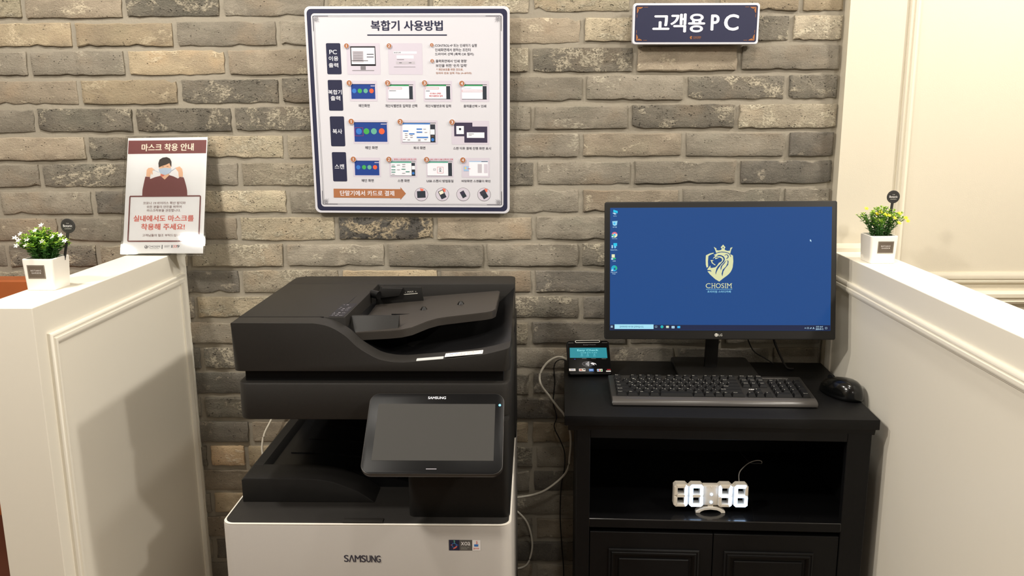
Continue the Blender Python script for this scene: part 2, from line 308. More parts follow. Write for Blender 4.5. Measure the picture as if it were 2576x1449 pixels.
CARD_D=[('B', 193.0, 276.4, 266.7, 326.6, 'lilac'), ('R', 199.3, 282.7, 260.3, 318.2, 'white'), ('R', 199.3, 317.1, 261.3, 318.2, 'black'), ('R', 199.2, 313.9, 250.7, 317.0, 'green'), ('R', 250.8, 313.9, 261.2, 317.0, 'greybar'), ('R', 250.7, 283.2, 259.7, 313.9, 'slate'), ('R', 198.0, 282.7, 260.3, 283.7, 'black'), ('O', 199.0, 306.8, 232.7, 310.9, 'red'), ('R', 200.9, 302.6, 218.3, 303.6, 'ink')]
CARD_E=[('B', 286.6, 276.6, 357.4, 326.6, 'lilac'), ('R', 290.7, 282.9, 353.2, 318.3, 'white'), ('R', 290.7, 317.2, 353.7, 318.3, 'black'), ('R', 290.7, 314.0, 342.9, 317.1, 'green'), ('R', 343.0, 314.0, 353.7, 317.1, 'greybar'), ('R', 342.9, 283.3, 352.5, 314.0, 'slate'), ('R', 289.9, 282.9, 353.2, 283.8, 'black'), ('O', 291.0, 306.9, 324.8, 311.0, 'red'), ('T', 302.2, 294.4, 329.8, 298.5, '여기에서 선택한', 'red'), ('T', 299.9, 288.5, 333.6, 292.7, '개인식별번호 입력', 'red'), ('R', 292.5, 302.3, 302.3, 303.3, 'ink')]
CARD_F=[('B', 377.7, 276.8, 448.9, 326.7, 'lilac'), ('R', 381.9, 282.4, 443.5, 318.4, 'white'), ('R', 381.9, 317.3, 443.7, 318.4, 'black'), ('R', 381.9, 314.1, 433.1, 317.2, 'green'), ('R', 433.2, 314.1, 443.6, 317.2, 'greybar'), ('R', 433.1, 282.8, 442.9, 314.1, 'slate'), ('R', 381.5, 282.4, 443.5, 283.4, 'black'), ('O', 382.2, 300.4, 431.7, 304.9, 'red'), ('R', 385.1, 309.1, 405.7, 310.1, 'lilac')]
CARD_G=[('B', 106.6, 174.1, 196.1, 232.0, 'lilac'), ('R', 109.6, 179.1, 192.3, 227.1, 'screenblue'), ('R', 109.6, 226.2, 194.1, 227.1, 'black'), ('C', 121.4, 204.8, 7.3, 'iconblue'), ('C', 140.3, 204.8, 7.3, 'icongreen'), ('C', 159.1, 204.9, 7.4, 'iconteal'), ('C', 178.9, 204.9, 7.3, 'iconred'), ('R', 177.1, 221.7, 191.4, 223.4, 'lilac'), ('O', 111.2, 193.4, 132.0, 213.8, 'red')]
CARD_H=[('B', 225.8, 173.5, 319.3, 231.6, 'lilac'), ('R', 231.1, 178.2, 314.3, 226.3, 'white'), ('R', 231.1, 225.2, 315.3, 226.3, 'black'), ('R', 231.1, 222.0, 300.9, 225.0, 'iconblue'), ('R', 301.0, 222.0, 315.2, 225.2, 'greybar'), ('R', 300.9, 178.6, 313.6, 222.0, 'slate'), ('R', 229.6, 178.2, 314.3, 179.0, 'black'), ('R', 232.7, 204.3, 245.9, 207.2, 'iconblue'), ('R', 247.6, 197.4, 261.2, 200.4, 'iconblue'), ('R', 266.5, 209.1, 280.3, 212.1, 'iconblue'), ('R', 266.3, 201.8, 280.8, 204.6, 'iconblue'), ('R', 266.6, 188.9, 295.3, 191.9, 'iconblue'), ('R', 283.7, 210.0, 290.3, 211.0, 'grey'), ('R', 286.8, 202.1, 293.4, 203.1, 'grey'), ('R', 236.9, 199.1, 243.5, 200.2, 'grey'), ('R', 237.2, 194.8, 243.9, 195.9, 'grey'), ('R', 237.1, 190.1, 243.7, 191.1, 'grey'), ('R', 250.1, 194.8, 256.7, 195.9, 'grey'), ('R', 249.9, 190.1, 256.6, 191.2, 'grey'), ('R', 269.7, 184.8, 276.3, 185.8, 'grey'), ('R', 285.2, 184.8, 291.8, 185.9, 'grey'), ('R', 269.7, 182.0, 276.3, 183.0, 'grey'), ('R', 232.1, 185.1, 238.7, 186.1, 'grey'), ('R', 243.1, 184.0, 249.7, 185.1, 'grey'), ('R', 301.3, 197.2, 312.0, 210.0, 'white'), ('C', 306.7, 184.7, 4.0, 'iconblue'), ('R', 303.6, 192.9, 309.7, 193.9, 'copper')]
CARD_I=[('B', 354.5, 172.8, 448.6, 231.1, 'lilac'), ('R', 361.0, 193.2, 406.8, 226.6, 'plum'), ('R', 366.4, 198.5, 385.3, 218.3, 'white'), ('C', 375.8, 210.7, 3.0, 'slate'), ('R', 386.2, 177.8, 443.8, 217.1, 'plum'), ('R', 392.6, 189.4, 436.6, 202.8, 'white'), ('R', 397.0, 198.5, 410.2, 199.6, 'ink'), ('R', 397.0, 195.3, 404.7, 196.4, 'grey')]
CARD_J=[('B', 102.0, 91.9, 172.8, 140.0, 'lilac'), ('R', 106.8, 95.8, 168.9, 132.4, 'screenblue'), ('R', 106.8, 131.5, 170.4, 132.4, 'black'), ('C', 115.9, 115.9, 5.4, 'iconblue'), ('C', 130.5, 116.0, 5.4, 'icongreen'), ('C', 144.2, 116.0, 5.4, 'iconteal'), ('C', 158.5, 116.1, 5.4, 'iconred'), ('R', 157.5, 126.9, 168.3, 128.6, 'lilac')]
CARD_K=[('B', 194.9, 91.2, 264.9, 140.4, 'lilac'), ('R', 199.0, 94.9, 261.0, 131.6, 'white'), ('R', 199.0, 130.6, 262.0, 131.6, 'black'), ('R', 199.0, 127.2, 251.2, 130.3, 'teal'), ('R', 251.3, 127.3, 261.9, 130.5, 'greybar'), ('R', 251.2, 95.4, 260.3, 127.2, 'slate'), ('R', 197.7, 94.9, 261.0, 95.7, 'black'), ('R', 200.3, 116.5, 210.3, 118.5, 'tealdark'), ('R', 200.0, 109.0, 210.1, 111.0, 'tealdark'), ('R', 199.8, 103.3, 209.9, 105.2, 'tealdark'), ('R', 225.6, 110.5, 235.7, 112.4, 'tealdark'), ('R', 236.2, 104.3, 246.2, 106.3, 'tealdark'), ('R', 251.8, 111.0, 259.9, 119.8, 'white'), ('C', 255.3, 101.5, 3.2, 'iconblue'), ('R', 227.8, 123.0, 235.6, 124.1, 'grey'), ('R', 227.6, 117.5, 235.4, 118.6, 'grey'), ('R', 200.9, 121.4, 208.7, 122.4, 'grey'), ('R', 214.3, 121.4, 222.1, 122.5, 'grey'), ('R', 213.9, 109.8, 221.7, 110.8, 'grey'), ('R', 227.1, 101.0, 234.9, 102.1, 'grey'), ('R', 200.1, 98.7, 207.9, 99.7, 'grey'), ('T', 207.1, 134.5, 263.9, 138.2, '원하는 스캔 옵션 선택 및 시작', 'red')]
CARD_L=[('B', 288.5, 91.0, 357.9, 140.1, 'lilac'), ('R', 291.7, 94.9, 354.6, 132.0, 'white'), ('R', 291.7, 131.0, 355.2, 132.0, 'black'), ('R', 291.7, 127.6, 344.3, 130.7, 'teal'), ('R', 344.4, 127.7, 355.1, 130.9, 'greybar'), ('R', 344.3, 95.4, 353.9, 127.6, 'slate'), ('R', 290.8, 94.9, 354.6, 95.7, 'black'), ('O', 316.6, 101.9, 331.9, 117.4, 'red'), ('T', 321.4, 105.8, 326.8, 114.6, '모', 'ink'), ('O', 306.9, 109.1, 312.4, 113.4, 'grey'), ('T', 297.4, 134.9, 356.3, 137.9, 'USB 스캔시 USB 선택 및 진행', 'red')]
CARD_M=[('B', 378.6, 90.9, 449.5, 140.0, 'lilac'), ('R', 397.4, 95.3, 445.0, 132.4, 'white'), ('R', 397.4, 130.0, 445.2, 132.4, 'paleblue'), ('R', 428.5, 130.4, 444.1, 131.7, 'slate'), ('R', 419.2, 103.0, 429.5, 124.9, 'greybar'), ('R', 435.2, 103.0, 444.0, 124.9, 'lilac'), ('R', 383.5, 107.2, 396.7, 119.7, 'paleblue'), ('R', 386.1, 112.3, 390.1, 117.1, 'yellow'), ('R', 393.9, 112.7, 400.6, 113.8, 'red')]
ARROW=[('P', [(49.9, 61.8), (221.7, 61.4), (221.4, 66.5), (234.9, 50.3), (220.4, 34.5), (220.5, 38.5), (49.3, 39.4)], 'copper'), ('T', 66.2, 44.1, 204.9, 57.2, '단말기에서 카드로 결제', 'white', 0.02)]
TERMS=[('C', 274.3, 48.3, 17.2), ('C', 328.0, 48.6, 17.1), ('C', 381.5, 48.8, 17.1), ('C', 434.8, 48.7, 17.0)]
MASK_HEAD=[('P', [(5.6, 292.4), (211.9, 291.7), (212.0, 257.6), (5.9, 257.7)], 'maroon'), ('T', 41.7, 264.6, 178.6, 283.2, '마스크 착용 안내', 'creamw', 0.035)]
MASK_FIGURE=[('P', [(95.2, 208.2), (115.7, 208.1), (119.7, 198.6), (106.4, 189.3), (93.2, 199.5)], 'skin'), ('P', [(95.4, 205.1), (105.1, 202.7), (104.0, 199.9), (96.4, 197.6)], 'skinred'), ('P', [(48.8, 149.3), (48.7, 164.8), (51.5, 181.2), (54.7, 198.9), (66.8, 197.7), (67.8, 192.5), (80.1, 197.2), (94.4, 200.6), (106.3, 190.9), (117.8, 202.2), (128.0, 199.3), (141.4, 193.1), (145.3, 197.4), (155.6, 196.1), (158.2, 190.3), (163.5, 173.9), (166.4, 162.3), (167.5, 149.3)], 'maroon'), ('P', [(57.1, 199.6), (57.5, 215.5), (61.5, 220.9), (70.4, 222.1), (79.9, 215.4), (72.5, 213.8), (74.1, 205.9), (71.4, 203.6), (69.4, 209.5), (67.1, 197.7)], 'skin'), ('P', [(143.1, 197.4), (141.2, 210.3), (132.4, 220.5), (144.2, 224.2), (150.7, 218.1), (153.4, 207.9), (153.6, 197.3)], 'skin'), ('P', [(90.5, 216.5), (90.7, 227.2), (102.5, 233.1), (116.9, 234.1), (120.6, 227.0), (121.5, 216.3)], 'skin'), ('P', [(89.3, 221.7), (87.8, 233.2), (90.5, 242.2), (98.2, 247.1), (109.0, 248.7), (117.7, 244.8), (122.1, 236.5), (122.4, 223.0), (119.9, 226.3), (117.0, 233.0), (107.5, 228.7), (98.0, 225.9), (91.4, 223.1)], 'hair'), ('P', [(89.2, 218.4), (105.5, 221.2), (122.3, 219.6), (123.0, 215.1), (120.9, 209.2), (114.6, 205.0), (106.3, 202.5), (94.1, 206.5), (90.7, 212.2)], 'maskblue'), ('P', [(74.8, 216.6), (90.6, 210.1), (90.4, 208.9), (74.4, 215.6)], 'maskblue'), ('P', [(133.8, 221.0), (122.6, 213.5), (122.9, 212.1), (134.3, 220.0)], 'maskblue'), ('R', 98.1, 223.5, 102.5, 224.5, 'hair'), ('R', 110.1, 223.9, 115.0, 224.9, 'hair')]
MASK_BOX=[('O', 15.0, 32.1, 203.7, 150.0, 'maroon', 3.2)]
MASK_TEXT=[('T', 52.0, 127.5, 163.6, 134.4, '코로나 19 바이러스 확산 방지와', 'darkred'), ('T', 62.1, 117.9, 153.2, 124.6, '모든 분들의 안전을 위하여', 'darkred'), ('T', 63.1, 108.7, 151.2, 115.4, '마스크착용을 권장합니다.', 'darkred'), ('T', 28.8, 84.1, 186.3, 99.5, '실내에서도 마스크를', 'coral', 0.035), ('T', 49.8, 62.5, 163.8, 78.2, '착용해 주세요!', 'coral', 0.035), ('T', 54.0, 45.5, 160.7, 51.9, '고객님들의 협조 부탁드립니다.', 'darkred'), ('T', 70.9, 17.7, 101.1, 22.8, 'CHOSIM', 'grey'), ('R', 106.2, 14.0, 108.0, 24.3, 'slate'), ('T', 131.7, 17.1, 133.9, 23.9, '1', 'slate'), ('T', 135.9, 17.3, 145.5, 23.9, '33', 'coral'), ('T', 145.7, 17.3, 152.5, 24.0, '9', 'slate'), ('T', 113.2, 20.9, 128.1, 23.0, '질병관리본부', 'grey'), ('T', 113.4, 18.2, 124.0, 20.3, '콜센터', 'grey'), ('T', 75.3, 14.3, 98.9, 15.9, 'PREMIUM STUDY CAFE', 'grey'), ('C', 65.4, 19.4, 4.1, 'grey'), ('P', [(62.7, 21.6), (66.9, 22.6), (65.2, 18.7), (68.2, 16.7), (64.4, 17.1)], 'paper')]
PLATE_TEXT=[('T', 48.5, 28.6, 170.5, 70.3, '고객용', 'white', 0.042), ('T', 186.6, 32.7, 204.3, 67.7, 'P', 'white', 0.045), ('T', 218.1, 32.4, 250.2, 68.4, 'C', 'white', 0.045)]
PLATE_LOGO=[('P', [(136.6, 16.1), (139.5, 19.6), (142.9, 18.0), (140.3, 15.4), (143.0, 13.5), (139.4, 11.9)], 'gold'), ('T', 144.9, 14.8, 163.3, 18.6, 'CHOSIM', 'gold'), ('T', 145.7, 12.6, 162.4, 14.2, 'PREMIUM STUDY CAFE', 'gold')]
TASKBAR=[('R', 10.7, 2.5, 104.0, 13.6, 'e_search'), ('T', 22.5, 5.4, 80.9, 10.3, '검색하려면 여기에 입력하십시오.', 'e_dark'), ('R', 1.9, 8.3, 3.7, 10.2, 'e_white'), ('R', 4.4, 8.4, 6.3, 10.2, 'e_white'), ('R', 1.8, 5.7, 3.7, 7.6, 'e_white'), ('R', 4.4, 5.7, 6.3, 7.6, 'e_white'), ('O', 107.6, 5.9, 112.4, 10.0, 'e_white', 0.5), ('C', 124.1, 7.9, 3.6, 'e_teal'), ('C', 125.2, 6.7, 1.8, 'e_green'), ('R', 133.9, 5.0, 140.5, 10.1, 'e_cream'), ('R', 133.9, 6.5, 140.5, 7.5, 'e_sky'), ('R', 147.1, 4.3, 154.0, 9.8, 'e_white'), ('R', 149.6, 6.1, 151.5, 8.0, 'e_dark'), ('R', 160.6, 4.7, 167.5, 9.9, 'e_sky'), ('T', 487.5, 6.9, 503.8, 10.8, '오전 10:47', 'e_white'), ('T', 486.8, 1.4, 504.6, 5.3, '2020-09-15', 'e_white'), ('T', 479.6, 3.1, 483.9, 8.2, 'A', 'e_white'), ('O', 509.1, 3.3, 513.4, 8.0, 'e_white', 0.5), ('O', 466.5, 3.8, 470.8, 7.8, 'e_white', 0.5), ('T', 472.9, 3.8, 477.5, 7.8, '♪', 'e_white'), ('T', 460.4, 4.5, 464.3, 7.0, '^', 'e_white')]
CURSOR=[('P', [(471.0, 217.0), (471.0, 211.6), (472.4, 212.7), (473.9, 210.5), (474.6, 211.2), (473.5, 213.4), (474.9, 213.7)], 'e_white')]
ICON_PC=[('P', [(7.4, 289.1), (17.6, 285.8), (17.2, 280.3), (6.7, 283.7)], 'e_cyan'), ('P', [(4.9, 281.1), (9.2, 282.2), (15.0, 278.9), (10.7, 277.4)], 'e_white'), ('T', 7.1, 272.6, 15.0, 275.3, '내 PC', 'e_white')]
ICON_BIN=[('P', [(4.4, 261.5), (17.1, 262.2), (15.4, 252.0), (10.6, 250.3), (6.0, 252.0)], 'e_pale'), ('C', 9.5, 256.4, 2.4, 'e_sky'), ('T', 5.5, 245.9, 15.6, 248.8, '휴지통', 'e_white')]
ICON_BROWSER=[('C', 10.2, 229.0, 6.8, 'e_cream'), ('P', [(10.2, 229.0), (3.7, 231.0), (5.1, 233.9), (7.7, 235.6), (12.0, 235.9), (15.6, 233.8), (16.9, 230.9), (12.7, 230.9)], 'e_rose'), ('P', [(10.2, 229.0), (3.6, 230.2), (3.6, 227.3), (5.5, 224.1), (9.1, 222.2), (10.5, 226.6)], 'e_green'), ('C', 10.2, 229.2, 3.2, 'e_white'), ('C', 10.2, 229.2, 2.3, 'e_sky'), ('R', 3.0, 222.9, 7.6, 226.2, 'e_white'), ('T', 4.0, 218.9, 16.3, 221.2, 'Chrome', 'e_white')]
ICON_APP=[('R', 7.6, 201.8, 16.2, 209.1, 'e_cyan'), ('P', [(3.2, 204.3), (6.1, 204.3), (6.1, 196.8), (3.2, 196.8)], 'e_white'), ('C', 11.2, 199.7, 2.8, 'e_pale'), ('R', 9.0, 197.9, 11.9, 201.1, 'e_sky'), ('T', 0.6, 191.6, 18.3, 194.1, 'KakaoTalk...', 'e_white')]
ICON_NOTE=[('R', 3.4, 174.2, 10.8, 182.2, 'e_cream'), ('P', [(6.7, 172.7), (13.2, 174.2), (13.2, 170.5), (7.5, 169.8)], 'e_green'), ('R', 2.4, 169.1, 6.7, 173.2, 'e_white'), ('T', 5.7, 165.0, 12.9, 167.3, 'USB', 'e_white')]
ICON_EDGE=[('C', 9.6, 148.7, 7.2, 'e_teal'), ('P', [(2.3, 148.7), (4.5, 145.0), (9.5, 141.4), (13.1, 142.1), (8.8, 144.3), (6.7, 148.7)], 'e_sky'), ('C', 11.0, 147.2, 2.6, 'e_screen'), ('P', [(10.3, 155.2), (15.3, 153.1), (17.2, 148.7), (15.3, 146.1), (11.0, 146.1), (13.9, 149.4)], 'e_green'), ('R', 2.3, 142.1, 6.6, 145.5, 'e_white'), ('T', 1.6, 137.8, 16.7, 140.4, 'Microsoft', 'e_white'), ('T', 5.2, 133.8, 13.1, 136.3, 'Edge', 'e_white')]
LOGO=[('P', [(246.4, 181.7), (248.6, 180.7), (251.0, 182.7), (255.4, 184.9), (263.1, 186.3), (272.8, 185.8), (279.5, 183.9), (283.9, 180.2), (285.5, 181.6), (291.1, 178.7), (292.1, 164.4), (290.7, 150.6), (288.5, 144.2), (285.4, 138.8), (282.0, 134.7), (277.7, 130.9), (269.0, 124.5), (259.3, 116.6), (249.6, 122.5), (238.0, 132.9), (231.2, 141.1), (231.2, 146.2), (238.0, 155.1), (238.5, 149.5), (240.9, 149.1), (249.6, 150.6), (253.9, 154.6), (258.3, 161.5), (262.2, 163.0), (264.9, 165.4), (265.8, 168.4), (264.6, 171.8), (261.2, 173.8), (253.4, 176.3), (247.6, 173.3), (243.8, 171.1), (245.7, 174.3), (249.6, 177.7), (246.7, 179.7)], 'e_logo'), ('P', [(238.0, 167.9), (246.2, 167.9), (242.5, 165.9), (243.0, 162.5), (246.7, 159.0), (250.1, 157.1), (249.6, 155.1), (245.7, 157.5), (241.4, 160.5), (240.1, 164.4)], 'e_logo'), ('P', [(249.6, 173.3), (259.3, 174.1), (253.5, 171.3), (249.1, 169.9)], 'e_logo'), ('P', [(227.3, 179.2), (236.0, 183.7), (245.2, 185.6), (246.2, 184.1), (238.0, 180.7), (233.3, 177.8), (232.2, 164.5), (232.9, 151.6), (229.2, 149.7), (227.3, 156.6), (226.8, 168.4)], 'e_logo'), ('P', [(252.0, 177.4), (257.3, 180.2), (263.1, 179.7), (268.0, 177.4), (271.0, 174.3), (272.2, 169.8), (270.7, 164.4), (263.1, 156.6), (255.9, 146.2), (252.5, 138.8), (251.1, 132.4), (250.1, 137.8), (252.5, 147.7), (255.9, 153.1), (262.2, 159.5), (267.5, 165.4), (269.1, 169.8), (267.5, 173.8), (263.1, 176.7), (257.3, 177.2)], 'e_screen'), ('P', [(276.5, 168.4), (271.8, 160.5), (266.0, 153.6), (262.7, 142.8), (262.0, 148.7), (263.1, 153.6), (268.9, 160.5), (274.2, 166.4)], 'e_screen'), ('P', [(278.1, 168.9), (281.0, 164.4), (280.0, 156.5), (272.8, 147.7), (268.9, 140.8), (266.5, 128.5), (264.6, 134.9), (267.0, 144.7), (274.7, 152.6), (278.6, 160.5)], 'e_screen'), ('P', [(271.1, 178.9), (272.6, 180.6), (274.6, 181.5), (276.8, 181.5), (278.8, 180.6), (280.3, 178.9), (281.0, 176.8), (280.7, 174.6), (279.6, 172.6), (277.8, 171.3), (275.7, 170.8), (275.2, 172.5), (276.7, 172.8), (277.9, 173.7), (278.7, 175.1), (278.8, 176.6), (278.4, 178.1), (277.4, 179.3), (276.0, 179.9), (274.4, 179.9), (273.0, 179.3), (272.0, 178.1)], 'e_screen'), ('P', [(230.7, 144.2), (238.0, 144.2), (240.4, 141.8), (239.9, 139.0), (238.0, 141.8), (230.7, 141.1)], 'e_screen'), ('P', [(284.2, 181.1), (285.8, 178.2), (286.8, 174.7), (284.9, 176.2), (283.4, 179.2)], 'e_screen'), ('P', [(245.7, 199.4), (251.7, 195.9), (252.3, 191.5), (257.3, 190.8), (263.3, 192.2), (264.6, 195.4), (261.9, 198.4), (267.7, 204.8), (273.2, 198.4), (271.3, 195.4), (271.8, 192.0), (277.6, 189.8), (283.6, 190.3), (284.8, 197.1), (290.1, 198.5), (286.8, 192.9), (284.4, 182.6), (279.5, 185.6), (272.8, 187.5), (265.0, 188.1), (257.3, 187.3), (251.5, 184.9), (248.6, 193.0)], 'e_logo'), ('P', [(267.7, 199.8), (269.1, 197.4), (267.7, 195.1), (266.2, 197.4)], 'e_screen'), ('T', 227.3, 100.8, 238.8, 112.5, 'C', 'e_logo', 0.0), ('T', 241.7, 100.8, 249.2, 112.5, 'H', 'e_logo', 0.0), ('T', 251.0, 100.9, 263.0, 112.5, 'O', 'e_logo', 0.0), ('T', 264.3, 100.9, 270.9, 112.5, 'S', 'e_logo', 0.0), ('T', 273.2, 100.9, 274.8, 112.5, 'I', 'e_logo', 0.0), ('T', 277.9, 100.9, 288.1, 112.5, 'M', 'e_logo', 0.0), ('R', 240.5, 111.6, 244.0, 112.5, 'e_logo'), ('R', 240.5, 100.8, 244.0, 101.7, 'e_logo'), ('R', 246.9, 111.6, 250.4, 112.5, 'e_logo'), ('R', 246.9, 100.8, 250.4, 101.7, 'e_logo'), ('R', 272.3, 111.6, 275.7, 112.5, 'e_logo'), ('R', 272.3, 100.9, 275.8, 101.8, 'e_logo'), ('R', 276.5, 111.6, 280.0, 112.5, 'e_logo'), ('R', 276.5, 100.9, 280.0, 101.8, 'e_logo'), ('R', 286.2, 111.7, 289.7, 112.5, 'e_logo'), ('R', 286.2, 100.9, 289.7, 101.8, 'e_logo'), ('R', 227.8, 97.7, 289.8, 98.5, 'e_pale'), ('T', 231.2, 89.8, 286.4, 95.2, '프리미엄 스터디카페', 'e_pale')]
TERM_SCREEN=[('P', [(7.0, 78.4), (97.7, 77.6), (97.6, 46.9), (5.9, 48.7)], 'e_term')]
TERM_FACE=[('T', 25.2, 66.4, 77.1, 73.1, 'Easy Check', 'e_termtxt', 0.02), ('T', 32.4, 61.6, 73.6, 64.1, '카드를 읽혀 주세요', 'e_termtxt'), ('C', 35.4, 58.1, 2.4, 'e_term2'), ('C', 50.1, 57.9, 2.3, 'e_term2'), ('C', 66.4, 57.6, 2.4, 'e_term2'), ('T', 32.2, 52.6, 37.8, 54.5, '안내', 'e_termtxt'), ('T', 46.8, 52.3, 52.5, 54.2, '안내', 'e_termtxt'), ('T', 63.0, 51.9, 68.8, 53.8, '안내', 'e_termtxt'), ('T', 41.1, 84.6, 72.2, 87.7, 'EasyCheck', 'grey'), ('P', [(35.1, 46.2), (46.0, 46.0), (46.0, 44.6), (35.1, 44.8)], 'greyd'), ('P', [(57.8, 45.7), (68.9, 45.4), (68.9, 44.0), (57.8, 44.3)], 'greyd'), ('P', [(83.2, 45.1), (94.6, 44.8), (94.6, 43.4), (83.2, 43.6)], 'greyd'), ('P', [(15.5, 44.4), (19.7, 44.3), (17.4, 42.1)], 'violet')]
TERM_NFC=[('P', [(63.6, 29.8), (63.1, 28.3), (61.8, 26.8), (59.9, 25.5), (57.5, 24.5), (54.6, 23.7), (51.5, 23.3), (48.2, 23.3), (45.0, 23.5), (41.9, 24.2), (39.3, 25.1), (37.1, 26.3), (35.5, 27.7), (34.6, 29.2), (34.4, 30.7), (34.9, 32.3), (36.1, 33.7), (37.9, 35.0), (40.3, 36.1), (43.2, 36.8), (46.3, 37.3), (49.6, 37.4), (52.8, 37.1), (55.9, 36.5), (58.6, 35.6), (60.8, 34.4), (62.4, 33.0), (63.4, 31.4)], 'grey'), ('P', [(62.9, 29.9), (62.4, 28.5), (61.2, 27.1), (59.4, 26.0), (57.1, 25.1), (54.4, 24.4), (51.4, 24.0), (48.3, 24.0), (45.2, 24.2), (42.3, 24.8), (39.8, 25.6), (37.7, 26.7), (36.2, 27.9), (35.3, 29.3), (35.1, 30.7), (35.5, 32.1), (36.7, 33.4), (38.4, 34.6), (40.7, 35.5), (43.4, 36.2), (46.4, 36.6), (49.5, 36.7), (52.6, 36.4), (55.5, 35.9), (58.1, 35.0), (60.2, 33.9), (61.7, 32.7), (62.6, 31.3)], 'black'), ('P', [(44.9, 33.7), (45.1, 32.7), (45.3, 31.5), (45.2, 30.4), (45.0, 29.3), (44.7, 28.2), (44.2, 27.1), (43.3, 27.8), (43.6, 28.6), (43.9, 29.5), (44.1, 30.4), (44.1, 31.4), (44.0, 32.3), (43.8, 33.1)], 'white'), ('P', [(47.9, 35.5), (48.3, 33.8), (48.5, 32.1), (48.4, 30.3), (48.2, 28.5), (47.6, 26.8), (46.9, 25.2), (45.9, 25.9), (46.6, 27.3), (47.0, 28.8), (47.3, 30.3), (47.3, 31.9), (47.2, 33.4), (46.8, 34.8)], 'white'), ('P', [(50.9, 37.2), (51.5, 35.0), (51.7, 32.6), (51.7, 30.2), (51.3, 27.8), (50.6, 25.5), (49.5, 23.3), (48.6, 24.0), (49.5, 26.0), (50.1, 28.1), (50.5, 30.2), (50.6, 32.4), (50.3, 34.6), (49.8, 36.6)], 'white'), ('P', [(54.9, 31.9), (60.3, 33.9), (67.5, 31.5), (69.6, 25.7), (67.2, 28.8), (62.9, 30.2), (64.6, 25.4), (59.7, 28.2), (56.2, 30.1)], 'white')]
TERM_CARDS=[('R', 1.8, 10.1, 17.4, 17.1, 'paper'), ('T', 5.2, 12.3, 14.8, 15.7, 'VISA', 'iconblue', 0.02), ('R', 25.8, 9.1, 41.4, 16.5, 'paper'), ('C', 29.1, 12.9, 2.1, 'red'), ('C', 32.2, 12.8, 2.2, 'gold'), ('R', 35.8, 12.1, 40.9, 15.3, 'slate'), ('R', 49.9, 8.3, 61.4, 15.6, 'iconblue'), ('T', 51.6, 10.9, 59.8, 13.5, 'AMEX', 'paper'), ('R', 69.5, 7.5, 82.7, 14.9, 'paper'), ('R', 70.4, 8.9, 73.4, 13.6, 'iconblue'), ('R', 74.6, 8.7, 77.5, 13.5, 'red'), ('R', 78.8, 8.6, 81.7, 13.3, 'icongreen'), ('R', 91.0, 6.7, 102.6, 9.6, 'paper'), ('P', [(93.5, 13.7), (101.9, 13.7), (102.4, 12.1), (93.7, 12.0)], 'red')]
TERM_TOP=[('O', 21.1, 93.0, 83.2, 100.7, 'silver', 1.6), ('R', 4.4, 92.3, 17.2, 93.7, 'greyd'), ('R', 87.6, 92.0, 101.3, 93.5, 'greyd')]

# ---------------------------------------------------------------- materials
M = {}
M['white_paint'] = mat('white_paint', (243, 238, 224), rough=0.42, bump=0.08, bscale=90, vary=0.015, vscale=3)
M['wall_paper'] = mat('wall_paper', (214, 206, 187), rough=0.6, bump=0.15, bscale=400, vary=0.02, vscale=2)
M['ceiling'] = mat('ceiling', (235, 230, 220), rough=0.8)
M['floor'] = mat('floor', (110, 85, 62), rough=0.5, vary=0.25, vscale=3)
M['shell'] = mat('shell_black', (35, 33, 31), rough=0.5, bump=0.35, bscale=1400, vary=0.03, spec=0.32)
M['shell_dark'] = mat('shell_dark', (29, 28, 27), rough=0.5, bump=0.2, bscale=1400, spec=0.22)
M['shell_gloss'] = mat('shell_gloss', (15, 15, 16), rough=0.3, spec=0.25)
M['void'] = mat('void_black', (12, 12, 13), rough=0.6, spec=0.2)
M['light_grey'] = mat('light_grey_plastic', (184, 179, 173), rough=0.45, bump=0.1, bscale=900, vary=0.01)
M['grey_edge'] = mat('pale_edge', (225, 220, 210), rough=0.4)
M['panel_glass'] = mat('panel_glass', (11, 11, 12), rough=0.35, spec=0.12)
M['panel_screen'] = mat('panel_screen', (58, 57, 55), rough=0.6, spec=0.15)  # flat grey stands in for the ceiling reflected in the dark display
M['mon_black'] = mat('monitor_black', (33, 32, 31), rough=0.5, spec=0.25)
M['black_wood'] = mat('black_wood', (11, 11, 12), rough=0.5, bump=0.25, bscale=120, vary=0.3, vscale=30, spec=0.24)
M['kb_frame'] = mat('keyboard_frame', (36, 35, 34), rough=0.42, bump=0.1, bscale=1500)
M['kb_key'] = mat('keyboard_key', (17, 17, 18), rough=0.6, spec=0.22)
M['kb_lip'] = mat('keyboard_lip', (68, 65, 63), rough=0.32, spec=0.5)
M['mouse'] = mat('mouse_gloss', (9, 10, 10), rough=0.2, spec=0.35, coat=0.35)
M['cable_white'] = mat('cable_white', (226, 220, 205), rough=0.4)
M['cable_black'] = mat('cable_black', (16, 16, 16), rough=0.5)
M['ceramic'] = mat('white_ceramic', (240, 236, 228), rough=0.22, spec=0.5, coat=0.3)
M['soil'] = mat('dark_soil', (50, 48, 42), rough=0.9, bump=0.8, bscale=500)
M['leaf'] = mat('leaf_green', (108, 158, 58), rough=0.5, vary=0.35, vscale=60)
M['leaf_dark'] = mat('leaf_dark', (84, 138, 68), rough=0.5, vary=0.3, vscale=60)
M['leaf_tip'] = mat('leaf_tip', (160, 195, 65), rough=0.5, vary=0.2, vscale=60)
M['stem'] = mat('stem_green', (86, 128, 76), rough=0.6)
M['petal_white'] = mat('petal_white', (248, 246, 238), rough=0.5)
M['petal_yellow'] = mat('petal_yellow', (245, 222, 50), rough=0.5)
M['tag_black'] = mat('tag_black', (48, 46, 46), rough=0.5)
M['clock_white'] = mat('clock_white', (226, 218, 204), rough=0.4, emit=0.0)
